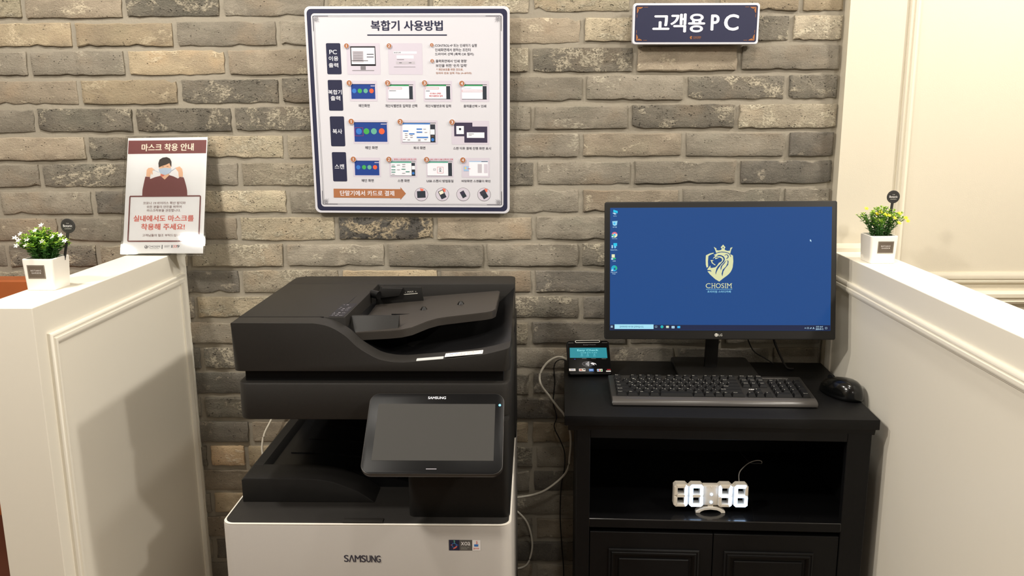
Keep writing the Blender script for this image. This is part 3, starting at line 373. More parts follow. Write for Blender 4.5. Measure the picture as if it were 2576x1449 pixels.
M['orange_wood'] = mat('orange_wood', (168, 92, 48), rough=0.4, bump=0.1, bscale=60, vary=0.15, vscale=10)
M['brown_leather'] = mat('brown_leather', (70, 38, 26), rough=0.45, vary=0.3, vscale=12)
def lamp_mat(name, rgb, strength):
    m = bpy.data.materials.new(name); m.use_nodes = True
    b = m.node_tree.nodes['Principled BSDF']; b.inputs['Base Color'].default_value = lin(rgb)
    b.inputs['Emission Color'].default_value = lin(rgb); b.inputs['Emission Strength'].default_value = strength
    return m
M['clock_lit'] = lamp_mat('clock_lit', (178, 212, 255), 4.0)
M['led_blue'] = lamp_mat('led_blue', (90, 190, 255), 3.0)
def acrylic():
    m = bpy.data.materials.new('clear_acrylic'); m.use_nodes = True
    nt = m.node_tree; N = nt.nodes; L = nt.links
    out = N['Material Output']; N.remove(N['Principled BSDF'])
    t = N.new('ShaderNodeBsdfTransparent'); t.inputs['Color'].default_value = (0.995, 1, 1, 1)
    g = N.new('ShaderNodeBsdfGlossy'); g.inputs['Roughness'].default_value = 0.035; g.inputs['Color'].default_value = (1, 1, 1, 1)
    f = N.new('ShaderNodeFresnel'); f.inputs['IOR'].default_value = 1.49
    mx = N.new('ShaderNodeMixShader')
    L.new(f.outputs['Fac'], mx.inputs['Fac']); L.new(t.outputs[0], mx.inputs[1]); L.new(g.outputs[0], mx.inputs[2])
    L.new(mx.outputs[0], out.inputs['Surface'])
    return m
M['acrylic'] = acrylic()

def brick_mat(name, a, b, crust, amount, dark, bump=0.6):
    """weathered brick: two body tones in clouds, pale crust in torn patches, dark pits"""
    m = bpy.data.materials.new(name); m.use_nodes = True
    nt = m.node_tree; N = nt.nodes; L = nt.links; bs = N['Principled BSDF']
    geo = N.new('ShaderNodeNewGeometry'); oi = N.new('ShaderNodeObjectInfo')
    mp = N.new('ShaderNodeMapping'); mp.inputs['Scale'].default_value = (1, 1, 1.35)
    L.new(geo.outputs['Position'], mp.inputs['Vector'])
    def nz(scale, det=5, rough=0.55, dist=0.0):
        n = N.new('ShaderNodeTexNoise'); n.inputs['Scale'].default_value = scale; n.inputs['Detail'].default_value = det
        n.inputs['Roughness'].default_value = rough; n.inputs['Distortion'].default_value = dist
        L.new(mp.outputs['Vector'], n.inputs['Vector']); return n.outputs['Fac']
    def math_(op, x, y=None):
        n = N.new('ShaderNodeMath'); n.operation = op
        for i, v in enumerate((x, y)):
            if v is None: continue
            if isinstance(v, (int, float)): n.inputs[i].default_value = v
            else: L.new(v, n.inputs[i])
        return n.outputs[0]
    def ramp(x, lo, hi):
        n = N.new('ShaderNodeMapRange'); n.interpolation_type = 'SMOOTHSTEP'
        n.inputs['From Min'].default_value = lo; n.inputs['From Max'].default_value = hi
        L.new(x, n.inputs['Value']); return n.outputs['Result']
    def mix(f, x, y):
        n = N.new('ShaderNodeMix'); n.data_type = 'RGBA'
        for key, v in (('Factor', f), ('A', x), ('B', y)):
            if isinstance(v, (tuple, float)): n.inputs[key].default_value = v
            else: L.new(v, n.inputs[key])
        return n.outputs['Result']
    clouds = nz(10, 4, 0.6, 0.6); big = nz(15, 5, 0.62, 0.5); fine = nz(170, 6, 0.72, 0.2); grain = nz(520, 3, 0.65); mid = nz(52, 5, 0.7, 0.3); tint = nz(6.5, 3, 0.5)
    base = mix(ramp(clouds, 0.38, 0.62), lin(a), lin(b))
    base = mix(math_('MULTIPLY', ramp(tint, 0.52, 0.70), 0.45), base, lin((a[0] * 1.06, a[1] * 0.96, a[2] * 0.84)))
    base = mix(math_('MULTIPLY', ramp(tint, 0.47, 0.30), 0.40), base, lin((a[0] * 0.88, a[1] * 0.93, a[2] * 0.92)))
    base = mix(math_('MULTIPLY', ramp(grain, 0.35, 0.75), 0.35), base, lin([min(255, v * 1.2) for v in a]))
    # pale crust: torn patches whose inside breaks up into grains
    th = 0.66 - 0.24 * amount
    patch = ramp(big, th - 0.03, th + 0.05)
    gr = ramp(math_('ADD', math_('MULTIPLY', fine, 0.6), math_('MULTIPLY', mid, 0.4)), 0.44 - 0.05 * amount, 0.53)
    mask = math_('MULTIPLY', patch, gr)
    sprinkle = math_('MULTIPLY', ramp(fine, 0.60, 0.66), 0.5)
    mask = math_('MAXIMUM', mask, sprinkle)
    base = mix(mask, base, lin(crust))
    # dark pits and torn holes
    vo = N.new('ShaderNodeTexVoronoi'); vo.inputs['Scale'].default_value = 120; vo.inputs['Randomness'].default_value = 1.0
    L.new(mp.outputs['Vector'], vo.inputs['Vector'])
    hole = math_('MULTIPLY', ramp(vo.outputs['Distance'], 0.30, 0.16), ramp(mid, 0.56 - 0.12 * dark, 0.64 - 0.12 * dark))
    pit = math_('MAXIMUM', hole, ramp(math_('ADD', math_('MULTIPLY', mid, 0.5), math_('MULTIPLY', fine, 0.5)), 0.64 - 0.14 * dark, 0.70 - 0.14 * dark))
    base = mix(math_('MULTIPLY', pit, 0.78), base, lin([v * 0.45 for v in a]))
    hs = N.new('ShaderNodeHueSaturation'); hs.inputs['Saturation'].default_value = 0.84
    L.new(math_('ADD', math_('MULTIPLY', oi.outputs['Random'], 0.40), 0.80), hs.inputs['Value'])
    L.new(base, hs.inputs['Color']); L.new(hs.outputs['Color'], bs.inputs['Base Color'])
    bs.inputs['Roughness'].default_value = 0.85; bs.inputs['Specular IOR Level'].default_value = 0.25
    mp2 = N.new('ShaderNodeMapping'); mp2.inputs['Scale'].default_value = (0.45, 1, 1.5)
    L.new(geo.outputs['Position'], mp2.inputs['Vector'])
    cr = N.new('ShaderNodeTexNoise'); cr.inputs['Scale'].default_value = 42; cr.inputs['Detail'].default_value = 4; cr.inputs['Roughness'].default_value = 0.6; cr.inputs['Distortion'].default_value = 0.4
    L.new(mp2.outputs['Vector'], cr.inputs['Vector'])
    crease = math_('MULTIPLY', ramp(math_('ABSOLUTE', math_('SUBTRACT', cr.outputs['Fac'], 0.40)), 0.018, 0.0), ramp(mid, 0.45, 0.6))
    h = math_('ADD', math_('MULTIPLY', fine, 1.0), math_('ADD', math_('MULTIPLY', mid, 1.1), math_('MULTIPLY', mask, 0.35)))
    h = math_('SUBTRACT', h, math_('MULTIPLY', pit, 1.0))
    h = math_('SUBTRACT', h, math_('MULTIPLY', crease, 0.6))
    h = math_('ADD', h, math_('MULTIPLY', grain, 0.30))
    bp = N.new('ShaderNodeBump'); bp.inputs['Strength'].default_value = bump; bp.inputs['Distance'].default_value = 0.005
    L.new(h, bp.inputs['Height']); L.new(bp.outputs['Normal'], bs.inputs['Normal'])
    return m
BR = {
 'g': brick_mat('brick_grey', (148, 139, 122), (128, 120, 105), (186, 176, 154), 0.14, 0.16),
 'b': brick_mat('brick_brown', (154, 140, 118), (134, 122, 103), (192, 178, 150), 0.18, 0.16),
 'd': brick_mat('brick_dark', (122, 115, 103), (102, 97, 88), (178, 167, 146), 0.18, 0.26),
 'p': brick_mat('brick_pale', (180, 167, 142), (152, 141, 120), (206, 194, 166), 0.58, 0.32, 0.9),
 'm': brick_mat('brick_mottled', (138, 130, 114), (114, 108, 96), (198, 186, 160), 0.46, 0.38, 1.0),
 'M': brick_mat('brick_patchy', (112, 107, 99), (84, 81, 78), (222, 200, 160), 0.68, 0.62, 1.0),
 'o': brick_mat('brick_ochre', (168, 150, 118), (150, 134, 108), (196, 178, 144), 0.30, 0.18),
 'P': brick_mat('brick_cream', (200, 184, 152), (176, 162, 134), (214, 202, 172), 0.5, 0.42, 1.0),
 'O': brick_mat('brick_orange', (200, 168, 124), (182, 152, 116), (222, 204, 172), 0.45, 0.34),
}
def mortar_mat():
    m = mat('mortar', (150, 143, 129), rough=0.9, bump=0.8, bscale=160, vary=0.10, vscale=14, spec=0.2)
    return m
M['mortar'] = mortar_mat()

# ---------------------------------------------------------------- setting
WY = 2.15
# brick wall: a mortar bed with every brick its own part
bm = bmesh.new()
nx, nzn = 200, 150
X0, X1, Z0, Z1 = -2.6, 0.7575, 0.0, 2.6
grid = []
for j in range(nzn + 1):
    row = []
    for i in range(nx + 1):
        x = X0 + (X1 - X0) * i / nx; z = Z0 + (Z1 - Z0) * j / nzn
        d = noise.noise(Vector((x * 9, 0.3, z * 30))) * 0.0022 + noise.noise(Vector((x * 40, 1.3, z * 60))) * 0.0010
        row.append(bm.verts.new((x, WY + 0.0058 + d, z)))
    grid.append(row)
for j in range(nzn):
    for i in range(nx):
        f = bm.faces.new((grid[j][i], grid[j][i + 1], grid[j + 1][i + 1], grid[j + 1][i])); f.smooth = True
box(bm, X0, X1, WY + 0.02, WY + 0.20, Z0, Z1)
wall_back = struct(obj('wall_back', bm, M['mortar']))

def brick_mesh(seed):
    rnd = random.Random(seed)
    bm = bmesh.new(); L_, H_, D_ = 0.236, 0.0560, 0.016
    us = [-0.5, -0.488] + [-0.5 + (i + 0.5) / 12 for i in range(12)] + [0.488, 0.5]
    vs = [-0.5, -0.45, -0.15, 0.15, 0.46, 0.5]
    nx, nz = len(us) - 1, len(vs) - 1
    ph = [rnd.uniform(0, 50) for _ in range(6)]
    chips = [(rnd.uniform(-0.5, 0.5), rnd.choice((-1, -1, 1)), rnd.uniform(0.03, 0.10), rnd.uniform(0.002, 0.008)) for _ in range(rnd.choice((0, 1, 2, 3)))]
    bow = rnd.uniform(-0.0012, 0.0028)
    def pos(i, j, front):
        u = us[i]; v = vs[j]
        x = u * L_; z = v * H_
        edge_v = noise.noise(Vector((x * 60, ph[0] if v < 0 else ph[1], 0))) * 0.0022 + noise.noise(Vector((x * 160, ph[1], 0))) * 0.0010
        edge_u = noise.noise(Vector((z * 70, ph[2] if u < 0 else ph[3], 0))) * 0.0034
        z += edge_v * abs(v) * 2 + (bow * (1 - (2 * u) ** 2) * (-1 if v < 0 else 0.25)) * abs(v) * 2
        x += edge_u * abs(u) * 2
        for cu, cs, cw, cd in chips:
            if (v < 0) == (cs < 0):
                w = max(0, 1 - abs(u - cu) / cw); z -= cs * cd * w * abs(v) * 2
        y = noise.noise(Vector((x * 30, z * 60, ph[4]))) * 0.0018 + noise.noise(Vector((x * 90, z * 90, ph[5]))) * 0.0008
        e = 1 if (i in (0, nx) or j in (0, nz)) else 0
        y += 0.0016 * e if front else D_
        return (x, y, z)
    F = [[bm.verts.new(pos(i, j, True)) for i in range(nx + 1)] for j in range(nz + 1)]
    for j in range(nz):
        for i in range(nx):
            f = bm.faces.new((F[j][i], F[j][i + 1], F[j + 1][i + 1], F[j + 1][i])); f.smooth = True
    ring = [(i, 0) for i in range(nx)] + [(nx, j) for j in range(nz)] + [(i, nz) for i in range(nx, 0, -1)] + [(0, j) for j in range(nz, 0, -1)]
    B = [bm.verts.new(pos(i, j, False)) for i, j in ring]
    n = len(ring)
    for k in range(n):
        i, j = ring[k]; i2, j2 = ring[(k + 1) % n]
        bm.faces.new((F[j2][i2], F[j][i], B[k], B[(k + 1) % n]))
    bm.normal_update()
    for e in bm.edges:
        if len(e.link_faces) == 2 and e.calc_face_angle(0) > 0.6: e.smooth = False
    me = bpy.data.meshes.new('brick'); bm.to_mesh(me); bm.free()
    return me
variants = {}
for code in BR:
    for k in range(9):
        me = brick_mesh(k * 13 + ord(code)); me.materials.append(BR[code]); variants.setdefault(code, []).append(me)
cnt = 0
for ri, (zt, lst) in enumerate(BRICK_ROWS):
    for (a, b, code) in lst:
        ln = b - a - 0.0135
        me = variants[code][random.randrange(9)]
        o = bpy.data.objects.new('brick', me)
        o.scale = (ln / 0.236, 1, random.uniform(0.97, 1.02))
        o.location = ((a + b) / 2, WY + random.uniform(-0.0025, 0.002), zt - 0.0285 + random.uniform(-0.0012, 0.0012))
        o.rotation_euler = (random.uniform(-0.02, 0.02), random.uniform(-0.006, 0.006), random.uniform(-0.006, 0.006))
        link(o, wall_back); cnt += 1

# white wall to the right of the bricks, with its moulded panel and chair rail
wall_right_far = struct(obj('wall_right_back', bx(0.757, 3.4, 2.12, 2.35, 0, 2.6), M['wall_paper']))
def frame_moulding(name, P, u0, u1, v0, v1, parent, w=0.024, h=0.012, m='white_paint'):
    prof = [(0, 0), (0.0, 0.5), (0.12, 0.75), (0.25, 0.8), (0.3, 0.62), (0.38, 0.62), (0.45, 0.9), (0.62, 1.0), (0.8, 0.8), (0.9, 0.45), (1.0, 0.35), (1.0, 0)]
    bm = bmesh.new(); rings = []
    for (cu, cv, su, sv) in ((u0, v0, 1, 1), (u1, v0, -1, 1), (u1, v1, -1, -1), (u0, v1, 1, -1)):
        rings.append([bm.verts.new(P(cu + su * t * w, cv + sv * t * w, hh * h)) for t, hh in prof])
    fs = []
    for i in range(4):
        A, B = rings[i], rings[(i + 1) % 4]
        for k in range(len(prof) - 1): fs.append(bm.faces.new((A[k], B[k], B[k + 1], A[k + 1])))
    bmesh.ops.recalc_face_normals(bm, faces=fs)
    return auto_smooth(obj(name, bm, M[m], parent), 40)
frame_moulding('moulding', lambda u, v, h: (u, 2.12 - h, v), 0.897, 2.30, 1.075, 2.45, wall_right_far, w=0.028, h=0.010, m='wall_paper')
bm = bmesh.new(); prism(bm, [(2.12, 1.022), (2.105, 1.024), (2.102, 1.030), (2.106, 1.036), (2.100, 1.041), (2.100, 1.050), (2.108, 1.054), (2.12, 1.055)], 0.757, 3.4, 'x')
auto_smooth(obj('chair_rail', bm, M['wall_paper'], wall_right_far))
bm = bmesh.new(); prism(bm, [(2.12, 1.1575), (2.100, 1.1575), (2.102, 1.168), (2.112, 1.176), (2.12, 1.178)], 0.757, 0.866, 'x')
auto_smooth(obj('corner_bead', bm, M['wall_paper'], wall_right_far))

def half_wall(name, x0, x1, y0, y1, ztop, face_x, sgn, fy0, fy1):
    w = struct(obj(name, bx(x0, x1, y0, y1, 0, ztop, bev=0.0015, seg=2), M['white_paint']))
    frame_moulding('moulding', lambda u, v, h: (face_x + sgn * h, u, v), fy0, fy1, 0.20, 1.104, w, w=0.026, h=0.011)
    return w
wall_left = half_wall('wall_left', -1.024, -0.914, 1.467, 2.152, 1.162, -0.914, 1, 1.502, 2.128)
wall_right = half_wall('wall_right', 0.755, 0.864, 0.60, 2.1195, 1.1586, 0.755, -1, 0.70, 2.100)
struct(obj('floor', bx(-3.6, 3.4, -3.2, 2.35, -0.05, 0.0), M['floor']))
struct(obj('ceiling', bx(-3.6, 3.4, -3.2, 2.35, 2.6, 2.65), M['ceiling']))
struct(obj('wall_left_side', bx(-3.65, -3.6, -3.2, 2.35, 0, 2.6), M['wall_paper']))
struct(obj('wall_right_side', bx(3.4, 3.45, -3.2, 2.35, 0, 2.6), M['wall_paper']))
# wooden bench seen behind the left half wall
t = thing('bench', 'orange-brown wooden bench back against the brick wall behind the left half wall', 'bench', (-1.75, 1.8, 0))
obj('back_panel', bx(-0.55, 0.66, 0.262, 0.325, 0.30, 1.097, bev=0.004), M['orange_wood'], t)
obj('seat', bx(-0.55, 0.66, -0.18, 0.26, 0.38, 0.46, bev=0.02, seg=3), M['brown_leather'], t)
for sx in (-0.5, 0.56):
    obj('leg', bx(sx, sx + 0.06, -0.14, -0.08, 0, 0.38, bev=0.003), M['orange_wood'], t)
    obj('leg', bx(sx, sx + 0.06, 0.27, 0.32, 0, 0.30, bev=0.003), M['orange_wood'], t)

# ---------------------------------------------------------------- instruction poster
t = thing('instruction_sign', 'large square white sign with dark blue rim and rows of small screenshots above the printer', 'sign', (-0.5606, 2.1380, 1.2581), (0.0465, 0.0086, 0))
t.scale = (0.998, 1, 1.009)
bm = bmesh.new(); prism(bm, [(a * .001, b * .001) for a, b in round_rect(0, 0, 500, 500, 14, 8)], 0, 0.0075, 'y', bev=0.0012)
obj('board', bm, mat('sign_board', (212, 212, 220), rough=0.35), t)
def ring(bm_name, r0, r1, col, rad0, rad1, parent, hh, box0=(0, 0, 500, 500)):
    a, b, c, d = box0
    o_ = round_rect(a + r0, b + r0, c - r0, d - r0, rad0, 8); i_ = round_rect(a + r1, b + r1, c - r1, d - r1, rad1, 8)
    bm = bmesh.new(); n = len(o_)
    O = [bm.verts.new((p[0] * .001, -hh, p[1] * .001)) for p in o_]; I = [bm.verts.new((p[0] * .001, -hh, p[1] * .001)) for p in i_]
    for i in range(n): bm.faces.new((O[i], O[(i + 1) % n], I[(i + 1) % n], I[i]))
    bm.normal_update(); bmesh.ops.reverse_faces(bm, faces=[f for f in bm.faces if f.normal.y > 0])
    return obj(bm_name, bm, pm(col), parent)
ring('rim_band', 6, 16, 'navy', 11, 9, t, 0.0003)
ring('border_line', 21.5, 22.1, 'slate', 3, 3, t, 0.0003)
ring('border_line', 24.2, 24.7, 'grey', 2, 2, t, 0.0003)
def flourish(cx, cy, sx, sy):
    P = lambda pts: [(cx + sx * a, cy + sy * b) for a, b in pts]
    it = [('P', P([(0, 0), (36, 0), (38, -0.9), (2, -1)]), 'ink'), ('P', P([(0, 0), (0, -34), (-0.8, -36), (-1, 0)]), 'ink')]
    for k in range(5):
        a0 = math.radians(-8 - 18 * k); L0 = 18 - abs(k - 2) * 3
        ca, sa = math.cos(a0), math.sin(a0); n = (-sa, ca)
        tip = (3 + L0 * ca, -3 + L0 * sa); mid = (3 + L0 * .55 * ca, -3 + L0 * .55 * sa)
        it.append(('P', P([(3, -3), (mid[0] + n[0] * 1.5, mid[1] + n[1] * 1.5), tip, (mid[0] + n[0] * .9, mid[1] + n[1] * .9)]), 'ink'))
        it.append(('P', P([(3, -3), (mid[0] - n[0] * 1.5, mid[1] - n[1] * 1.5), tip, (mid[0] - n[0] * .9, mid[1] - n[1] * .9)]), 'ink'))
    return it
for (cx, cy, sx, sy) in ((21, 478, 1, 1), (479, 478, -1, 1), (21, 22, 1, -1), (479, 22, -1, -1)):
    sheet('corner_ornament', flourish(cx, cy, sx, sy), t, h0=0.0003)
sheet_each('title_line', [POSTER_TEXT[0], POSTER_TEXT[-1]], t, h0=0.0002)
sheet_each('caption', POSTER_TEXT[1:-1] + POSTER_TEXT_B, t, h0=0.0002)
for L_ in (ROWLABEL_A, ROWLABEL_B, ROWLABEL_C, ROWLABEL_D): sheet('row_label', L_, t, h0=0.0003, radius=3.0)
for L_ in (CARD_A, CARD_B, CARD_C, CARD_D, CARD_E, CARD_F, CARD_G, CARD_H, CARD_I, CARD_J, CARD_K, CARD_L, CARD_M):
    sheet('screenshot_picture', L_, t, h0=0.0002, dh=0.00005)
def badge(items):
    for (_, u, v, r, n) in items:
        w = r * 0.40 if n != '1' else r * 0.11
        sheet('number_badge', [('C', u, v, r * 1.08, 'white'), ('C', u, v, r, 'copper'), ('T', u - w, v - r * .55, u + w, v + r * .55, n, 'white', 0.008)], t, h0=0.0026)
badge(BADGES_A); badge(BADGES_B)
sheet('arrow_banner', ARROW, t, h0=0.0004)
for k, (_, u, v, r) in enumerate(TERMS):
    a = (0.05, 0.45, 0.5, 0.55)[k]; q = lambda pts, a=a, u=u, v=v: [(u + x * math.cos(a) - y * math.sin(a), v + x * math.sin(a) + y * math.cos(a)) for x, y in pts]
    s_ = r * (0.62, 0.62, 0.5, 0.6)[k]
    it = [('C', u, v, r, 'grey'), ('C', u, v, r * .95, 'lilac')]
    if k != 2: it.append(('P', [(u - 3 + 5 * (k > 0), v + r * .9), (u + 6 + 3 * (k > 0), v + r * .8), (u + 5 + 3 * (k > 0), v + r * .35), (u - 1, v + r * .4)], 'skinred'))
    it += [('P', q([(-s_, -s_ * .8), (s_, -s_ * .8), (s_, s_ * .8), (-s_, s_ * .8)] if k == 0 else [(-s_ * .65, -s_), (s_ * .65, -s_), (s_ * .65, s_), (-s_ * .65, s_)]), 'slate')]
    if k in (1, 2): it.append(('P', q([(-s_ * .5, s_ * .1), (s_ * .5, s_ * .1), (s_ * .5, s_ * .85), (-s_ * .5, s_ * .85)]), 'creamw' if k == 1 else 'plum'))
    if k == 3: it.append(('P', q([(-s_ * .8, s_ * .1), (s_ * .7, s_ * .1), (s_ * .75, s_ * 1.05), (-s_ * .7, s_ * 1.05)]), 'ink'))
    sheet('payment_picture', it, t, h0=0.0003)

# ---------------------------------------------------------------- dark blue plate sign
t = thing('plate_sign', 'small dark blue sign with white lettering and copper corners above the monitor', 'sign', (0.2386, 2.116, 1.6662), (0.01, 0.0073, 0))
t.scale = (1.008, 1, 1.005)
bm = bmesh.new(); prism(bm, [(a * .001, b * .001) for a, b in round_rect(0, 0, 300, 95, 7, 6)], 0, 0.022, 'y', bev=0.002, seg=3)
obj('board', bm, mat('sign_board', (212, 212, 220), rough=0.35), t)
sheet('face', [('B', 5, 5, 295, 90, 'navy', 5)], t, h0=0.0002)
ln = []
for (cx, cy, sx, sy) in ((9, 86, 1, -1), (291, 86, -1, -1), (9, 9, 1, 1), (291, 9, -1, 1)):
    ln += [('P', [(cx, cy), (cx + sx * 15, cy), (cx + sx * 11, cy + sy * 3), (cx + sx * 5, cy + sy * 5), (cx + sx * 3, cy + sy * 11), (cx, cy + sy * 15)], 'gold'),
           ('P', [(cx + sx * 1, cy + sy * 1), (cx + sx * 6, cy + sy * 4.5), (cx + sx * 4.5, cy + sy * 6)], 'navy'), ('P', [(cx, cy + sy * 17), (cx + sx * .8, cy + sy * 17), (cx + sx * .8, cy + sy * 24), (cx, cy + sy * 24)], 'gold'),
           ('P', [(cx + sx * 17, cy), (cx + sx * 17, cy + sy * .8), (cx + sx * 26, cy + sy * .8), (cx + sx * 26, cy)], 'gold')]
for k in range(4): sheet('corner_ornament', ln[k * 4:k * 4 + 4], t, h0=0.0006, dh=0.00002)
sheet_each('lettering', PLATE_TEXT, t, h0=0.0006)
sheet('emblem', PLATE_LOGO, t, h0=0.0006, dh=0.00002, label='small copper emblem')

# ---------------------------------------------------------------- acrylic holder with the mask notice
t = thing('notice_holder', 'clear acrylic holder with a printed mask notice leaning on the left half wall', 'sign', (-1.0357, 2.0553, 1.1640), (-0.2844, -0.0082, -0.0595))
t.scale = (0.994, 1, 0.995)
obj('front_sheet', bx(0, 0.218, -0.0060, -0.0035, 0, 0.303, bev=0.0006, seg=1), M['acrylic'], t)
obj('back_sheet', bx(0, 0.218, 0.0008, 0.0030, 0, 0.303, bev=0.0006, seg=1), M['acrylic'], t)
obj('foot', bx(0.03, 0.188, 0.003, 0.050, 0.0005, 0.0035, bev=0.0006, seg=1), M['acrylic'], t)
pp = obj('paper', bx(0.004, 0.214, -0.0008, 0.0, 0.003, 0.299), mat('paper', (252, 251, 252), rough=0.7), t)
sheet('header_band', MASK_HEAD, pp, h0=0.0010, dh=0.00006)
sheet('drawn_figure', MASK_FIGURE, pp, h0=0.0010, dh=0.00006)
sheet('text_frame', MASK_BOX, pp, h0=0.0016)
sheet_each('text_line', MASK_TEXT[:6], pp, h0=0.0010)
sheet('footer_print', MASK_TEXT[6:], pp, h0=0.0010, dh=0.00006)

# ---------------------------------------------------------------- potted plants
def leafp(bm, p, d, L_, w, mi):
    d = d.normalized(); s = d.cross(Vector((0, 0, 1)))
    s = s.normalized() if s.length > 0.05 else Vector((1, 0, 0))
    u = s.cross(d)
    a = bm.verts.new(p); b = bm.verts.new(p + d * L_ * .45 + s * w + u * w * .25); c = bm.verts.new(p + d * L_ - u * w * .2); e = bm.verts.new(p + d * L_ * .45 - s * w + u * w * .25); m = bm.verts.new(p + d * L_ * .5 - u * w * .15)
    for f in ((a, b, m), (b, c, m), (c, e, m), (e, a, m)):
        ff = bm.faces.new(f); ff.material_index = mi; ff.smooth = True
def flower_bm(p, nrm, r, white):
    bm = bmesh.new(); nrm = nrm.normalized(); a = nrm.cross(Vector((0.3, 1, 0.1))).normalized(); b = nrm.cross(a)
    n = 5 if white else 6
    for k in range(n):
        th = 2 * math.pi * k / n + random.random() * .3; d = a * math.cos(th) + b * math.sin(th); s = a * -math.sin(th) + b * math.cos(th)
        w = r * (0.24 if white else 0.32)
        pts = [p, p + d * r * .5 + s * w + nrm * r * .12, p + d * r + nrm * r * .25, p + d * r * .5 - s * w + nrm * r * .12]
        q = [v + nrm * 0.0006 for v in pts]
        A = [bm.verts.new(v) for v in pts]; B_ = [bm.verts.new(v) for v in q]
        bm.faces.new(A[::-1]); bm.faces.new(B_)
        for i in range(4): bm.faces.new((A[i], A[(i + 1) % 4], B_[(i + 1) % 4], B_[i]))
    g = bmesh.ops.create_icosphere(bm, subdivisions=1, radius=r * .22)
    for v in g['verts']: v.co = v.co + p + nrm * r * .2
    return bm
def plant(label, loc, rz, white, lab_uv, tag_at):
    rnd = random.Random(3 if white else 11)
    t = thing('potted_plant', label, 'plant', loc, (0, 0, rz), group='small potted plants on the half walls')
    # pot: square, slightly wider at the top, thick rim, hollow
    bm = bmesh.new()
    def sq(h, z, r=0.006): return [bm.verts.new((x, y, z)) for x, y in round_rect(-h, -h, h, h, r, 4)]
    lv = [sq(.0275, 0, .004), sq(.0290, .0016, .005), sq(.0320, .0600), sq(.0318, .0632), sq(.0306, .0645), sq(.0286, .0642), sq(.0276, .0625), sq(.0268, .054)]
    for i in range(len(lv) - 1):
        n = len(lv[i])
        for k in range(n): bm.faces.new((lv[i][k], lv[i][(k + 1) % n], lv[i + 1][(k + 1) % n], lv[i + 1][k]))
    bm.faces.new(lv[0][::-1]); bm.faces.new(lv[-1])
    auto_smooth(obj('pot', bm, M['ceramic'], t), 30)
    bm = bx(-.0264, .0264, -.0264, .0264, .050, .0565); obj('soil', bm, M['soil'], t)
    a0, b0 = lab_uv
    W_, H_ = 36, 27.5
    lb = sheet('pot_label', [('R', -W_ / 2, -H_ / 2, W_ / 2, H_ / 2, 'taupe'), ('O', -W_ / 2 + 1, -H_ / 2 + 1, W_ / 2 - 1, H_ / 2 - 1, 'taupeline', 0.3),
        ('T', -10.6, 1.2, 10.6, 4.2, 'B O T A N I C', 'paper', 0.01), ('T', -9.4, -3.6, 9.4, -.6, 'G A R D E N', 'paper', 0.01)], t, origin=(a0, -0.0311, b0), rot=(0.050, 0, 0), h0=0.0004, dh=0.00012)
    # foliage
    fb = bmesh.new(); sb = bmesh.new(); tips = []
    ns = 50 if white else 30
    for i in range(ns):
        ang = 2 * math.pi * (i * 0.618 + rnd.random() * .1); rr = math.sqrt((i + .5) / ns)
        p0 = Vector((math.cos(ang) * .017 * rr, math.sin(ang) * .015 * rr, .056))
        if white:
            top = Vector((math.cos(ang) * .052 * rr - .002, math.sin(ang) * .036 * rr, .056 + (.064 - .030 * rr * rr) * rnd.uniform(.88, 1.06)))
        else:
            top = Vector((math.cos(ang) * .058 * rr, math.sin(ang) * .026 * rr, .056 + (.072 - .022 * rr * rr) * rnd.uniform(.82, 1.08)))
        mid = (p0 + top) / 2 + Vector((math.cos(ang) * -.004 * rr, 0, .004))
        path = smooth_path([p0, mid, top], 6); tube(sb, path, 0.0008, 5, r1=.0005)
        d0 = (path[-1] - path[-3]).normalized()
        tips.append((top, d0, rr))
        n = 28 if white else 30
        for k in range(n):
            f = (.20 + .80 * k / n) if white else (.14 + .86 * k / n)
            p = path[min(len(path) - 1, int(f * (len(path) - 1)))] + Vector((rnd.uniform(-.001, .001),) * 3)
            th = rnd.random() * 6.283
            d = Vector((math.cos(th), math.sin(th), rnd.uniform(.1, .9)))
            mi = 1 if f < .55 else (2 if (f > .88 and rnd.random() < .55) or rnd.random() < .12 else 0)
            leafp(fb, p, d, rnd.uniform(.007, .012) * (1.05 if white else 1.0), rnd.uniform(.0024, .0042) * (1.1 if white else .95), mi)
        for k in range(4): leafp(fb, top, d0 + Vector((math.cos(k * 1.57 + i), math.sin(k * 1.57 + i), .1)), .007, .0018, 2)
    obj('stem_cluster', sb, M['stem'], t)['kind'] = 'stuff'
    fo = obj('foliage', fb, [M['leaf'], M['leaf_dark'], M['leaf_tip']], t); fo['kind'] = 'stuff'
    if white: spots = [(-.050, -.012, .103), (-.034, -.018, .112), (-.037, -.022, .099), (-.018, -.024, .101), (-.021, -.025, .090), (-.044, -.020, .088), (.006, -.010, .128), (-.006, -.012, .118), (.014, -.026, .098), (.030, -.016, .106), (.043, -.010, .108), (.050, -.010, .097)]
    else: spots = [(-.038, -.006, .124), (-.008, -.014, .117), (.003, -.016, .111), (.012, -.014, .109), (-.014, -.010, .112), (.024, -.018, .103), (.034, -.020, .092), (.037, -.012, .113), (.054, -.008, .102), (.058, -.010, .095)]
    for k, s_ in enumerate(spots):
        p = Vector(s_); p2 = p + Vector((0, -.001, .001))
        obj('flower', flower_bm(p2, Vector((rnd.uniform(-.35, .35), -0.75, .75)), .0062 if white else .0058, white), M['petal_white'] if white else M['petal_yellow'], t)
    # round tag on a stick
    tx, tz, lean = tag_at
    bm = bmesh.new()
    prism(bm, [(a, b) for a, b in disc_pts(tx, tz, .0150, 32)], .0125, .0140, 'y', bev=.0003, seg=1)
    bx0 = tx - lean
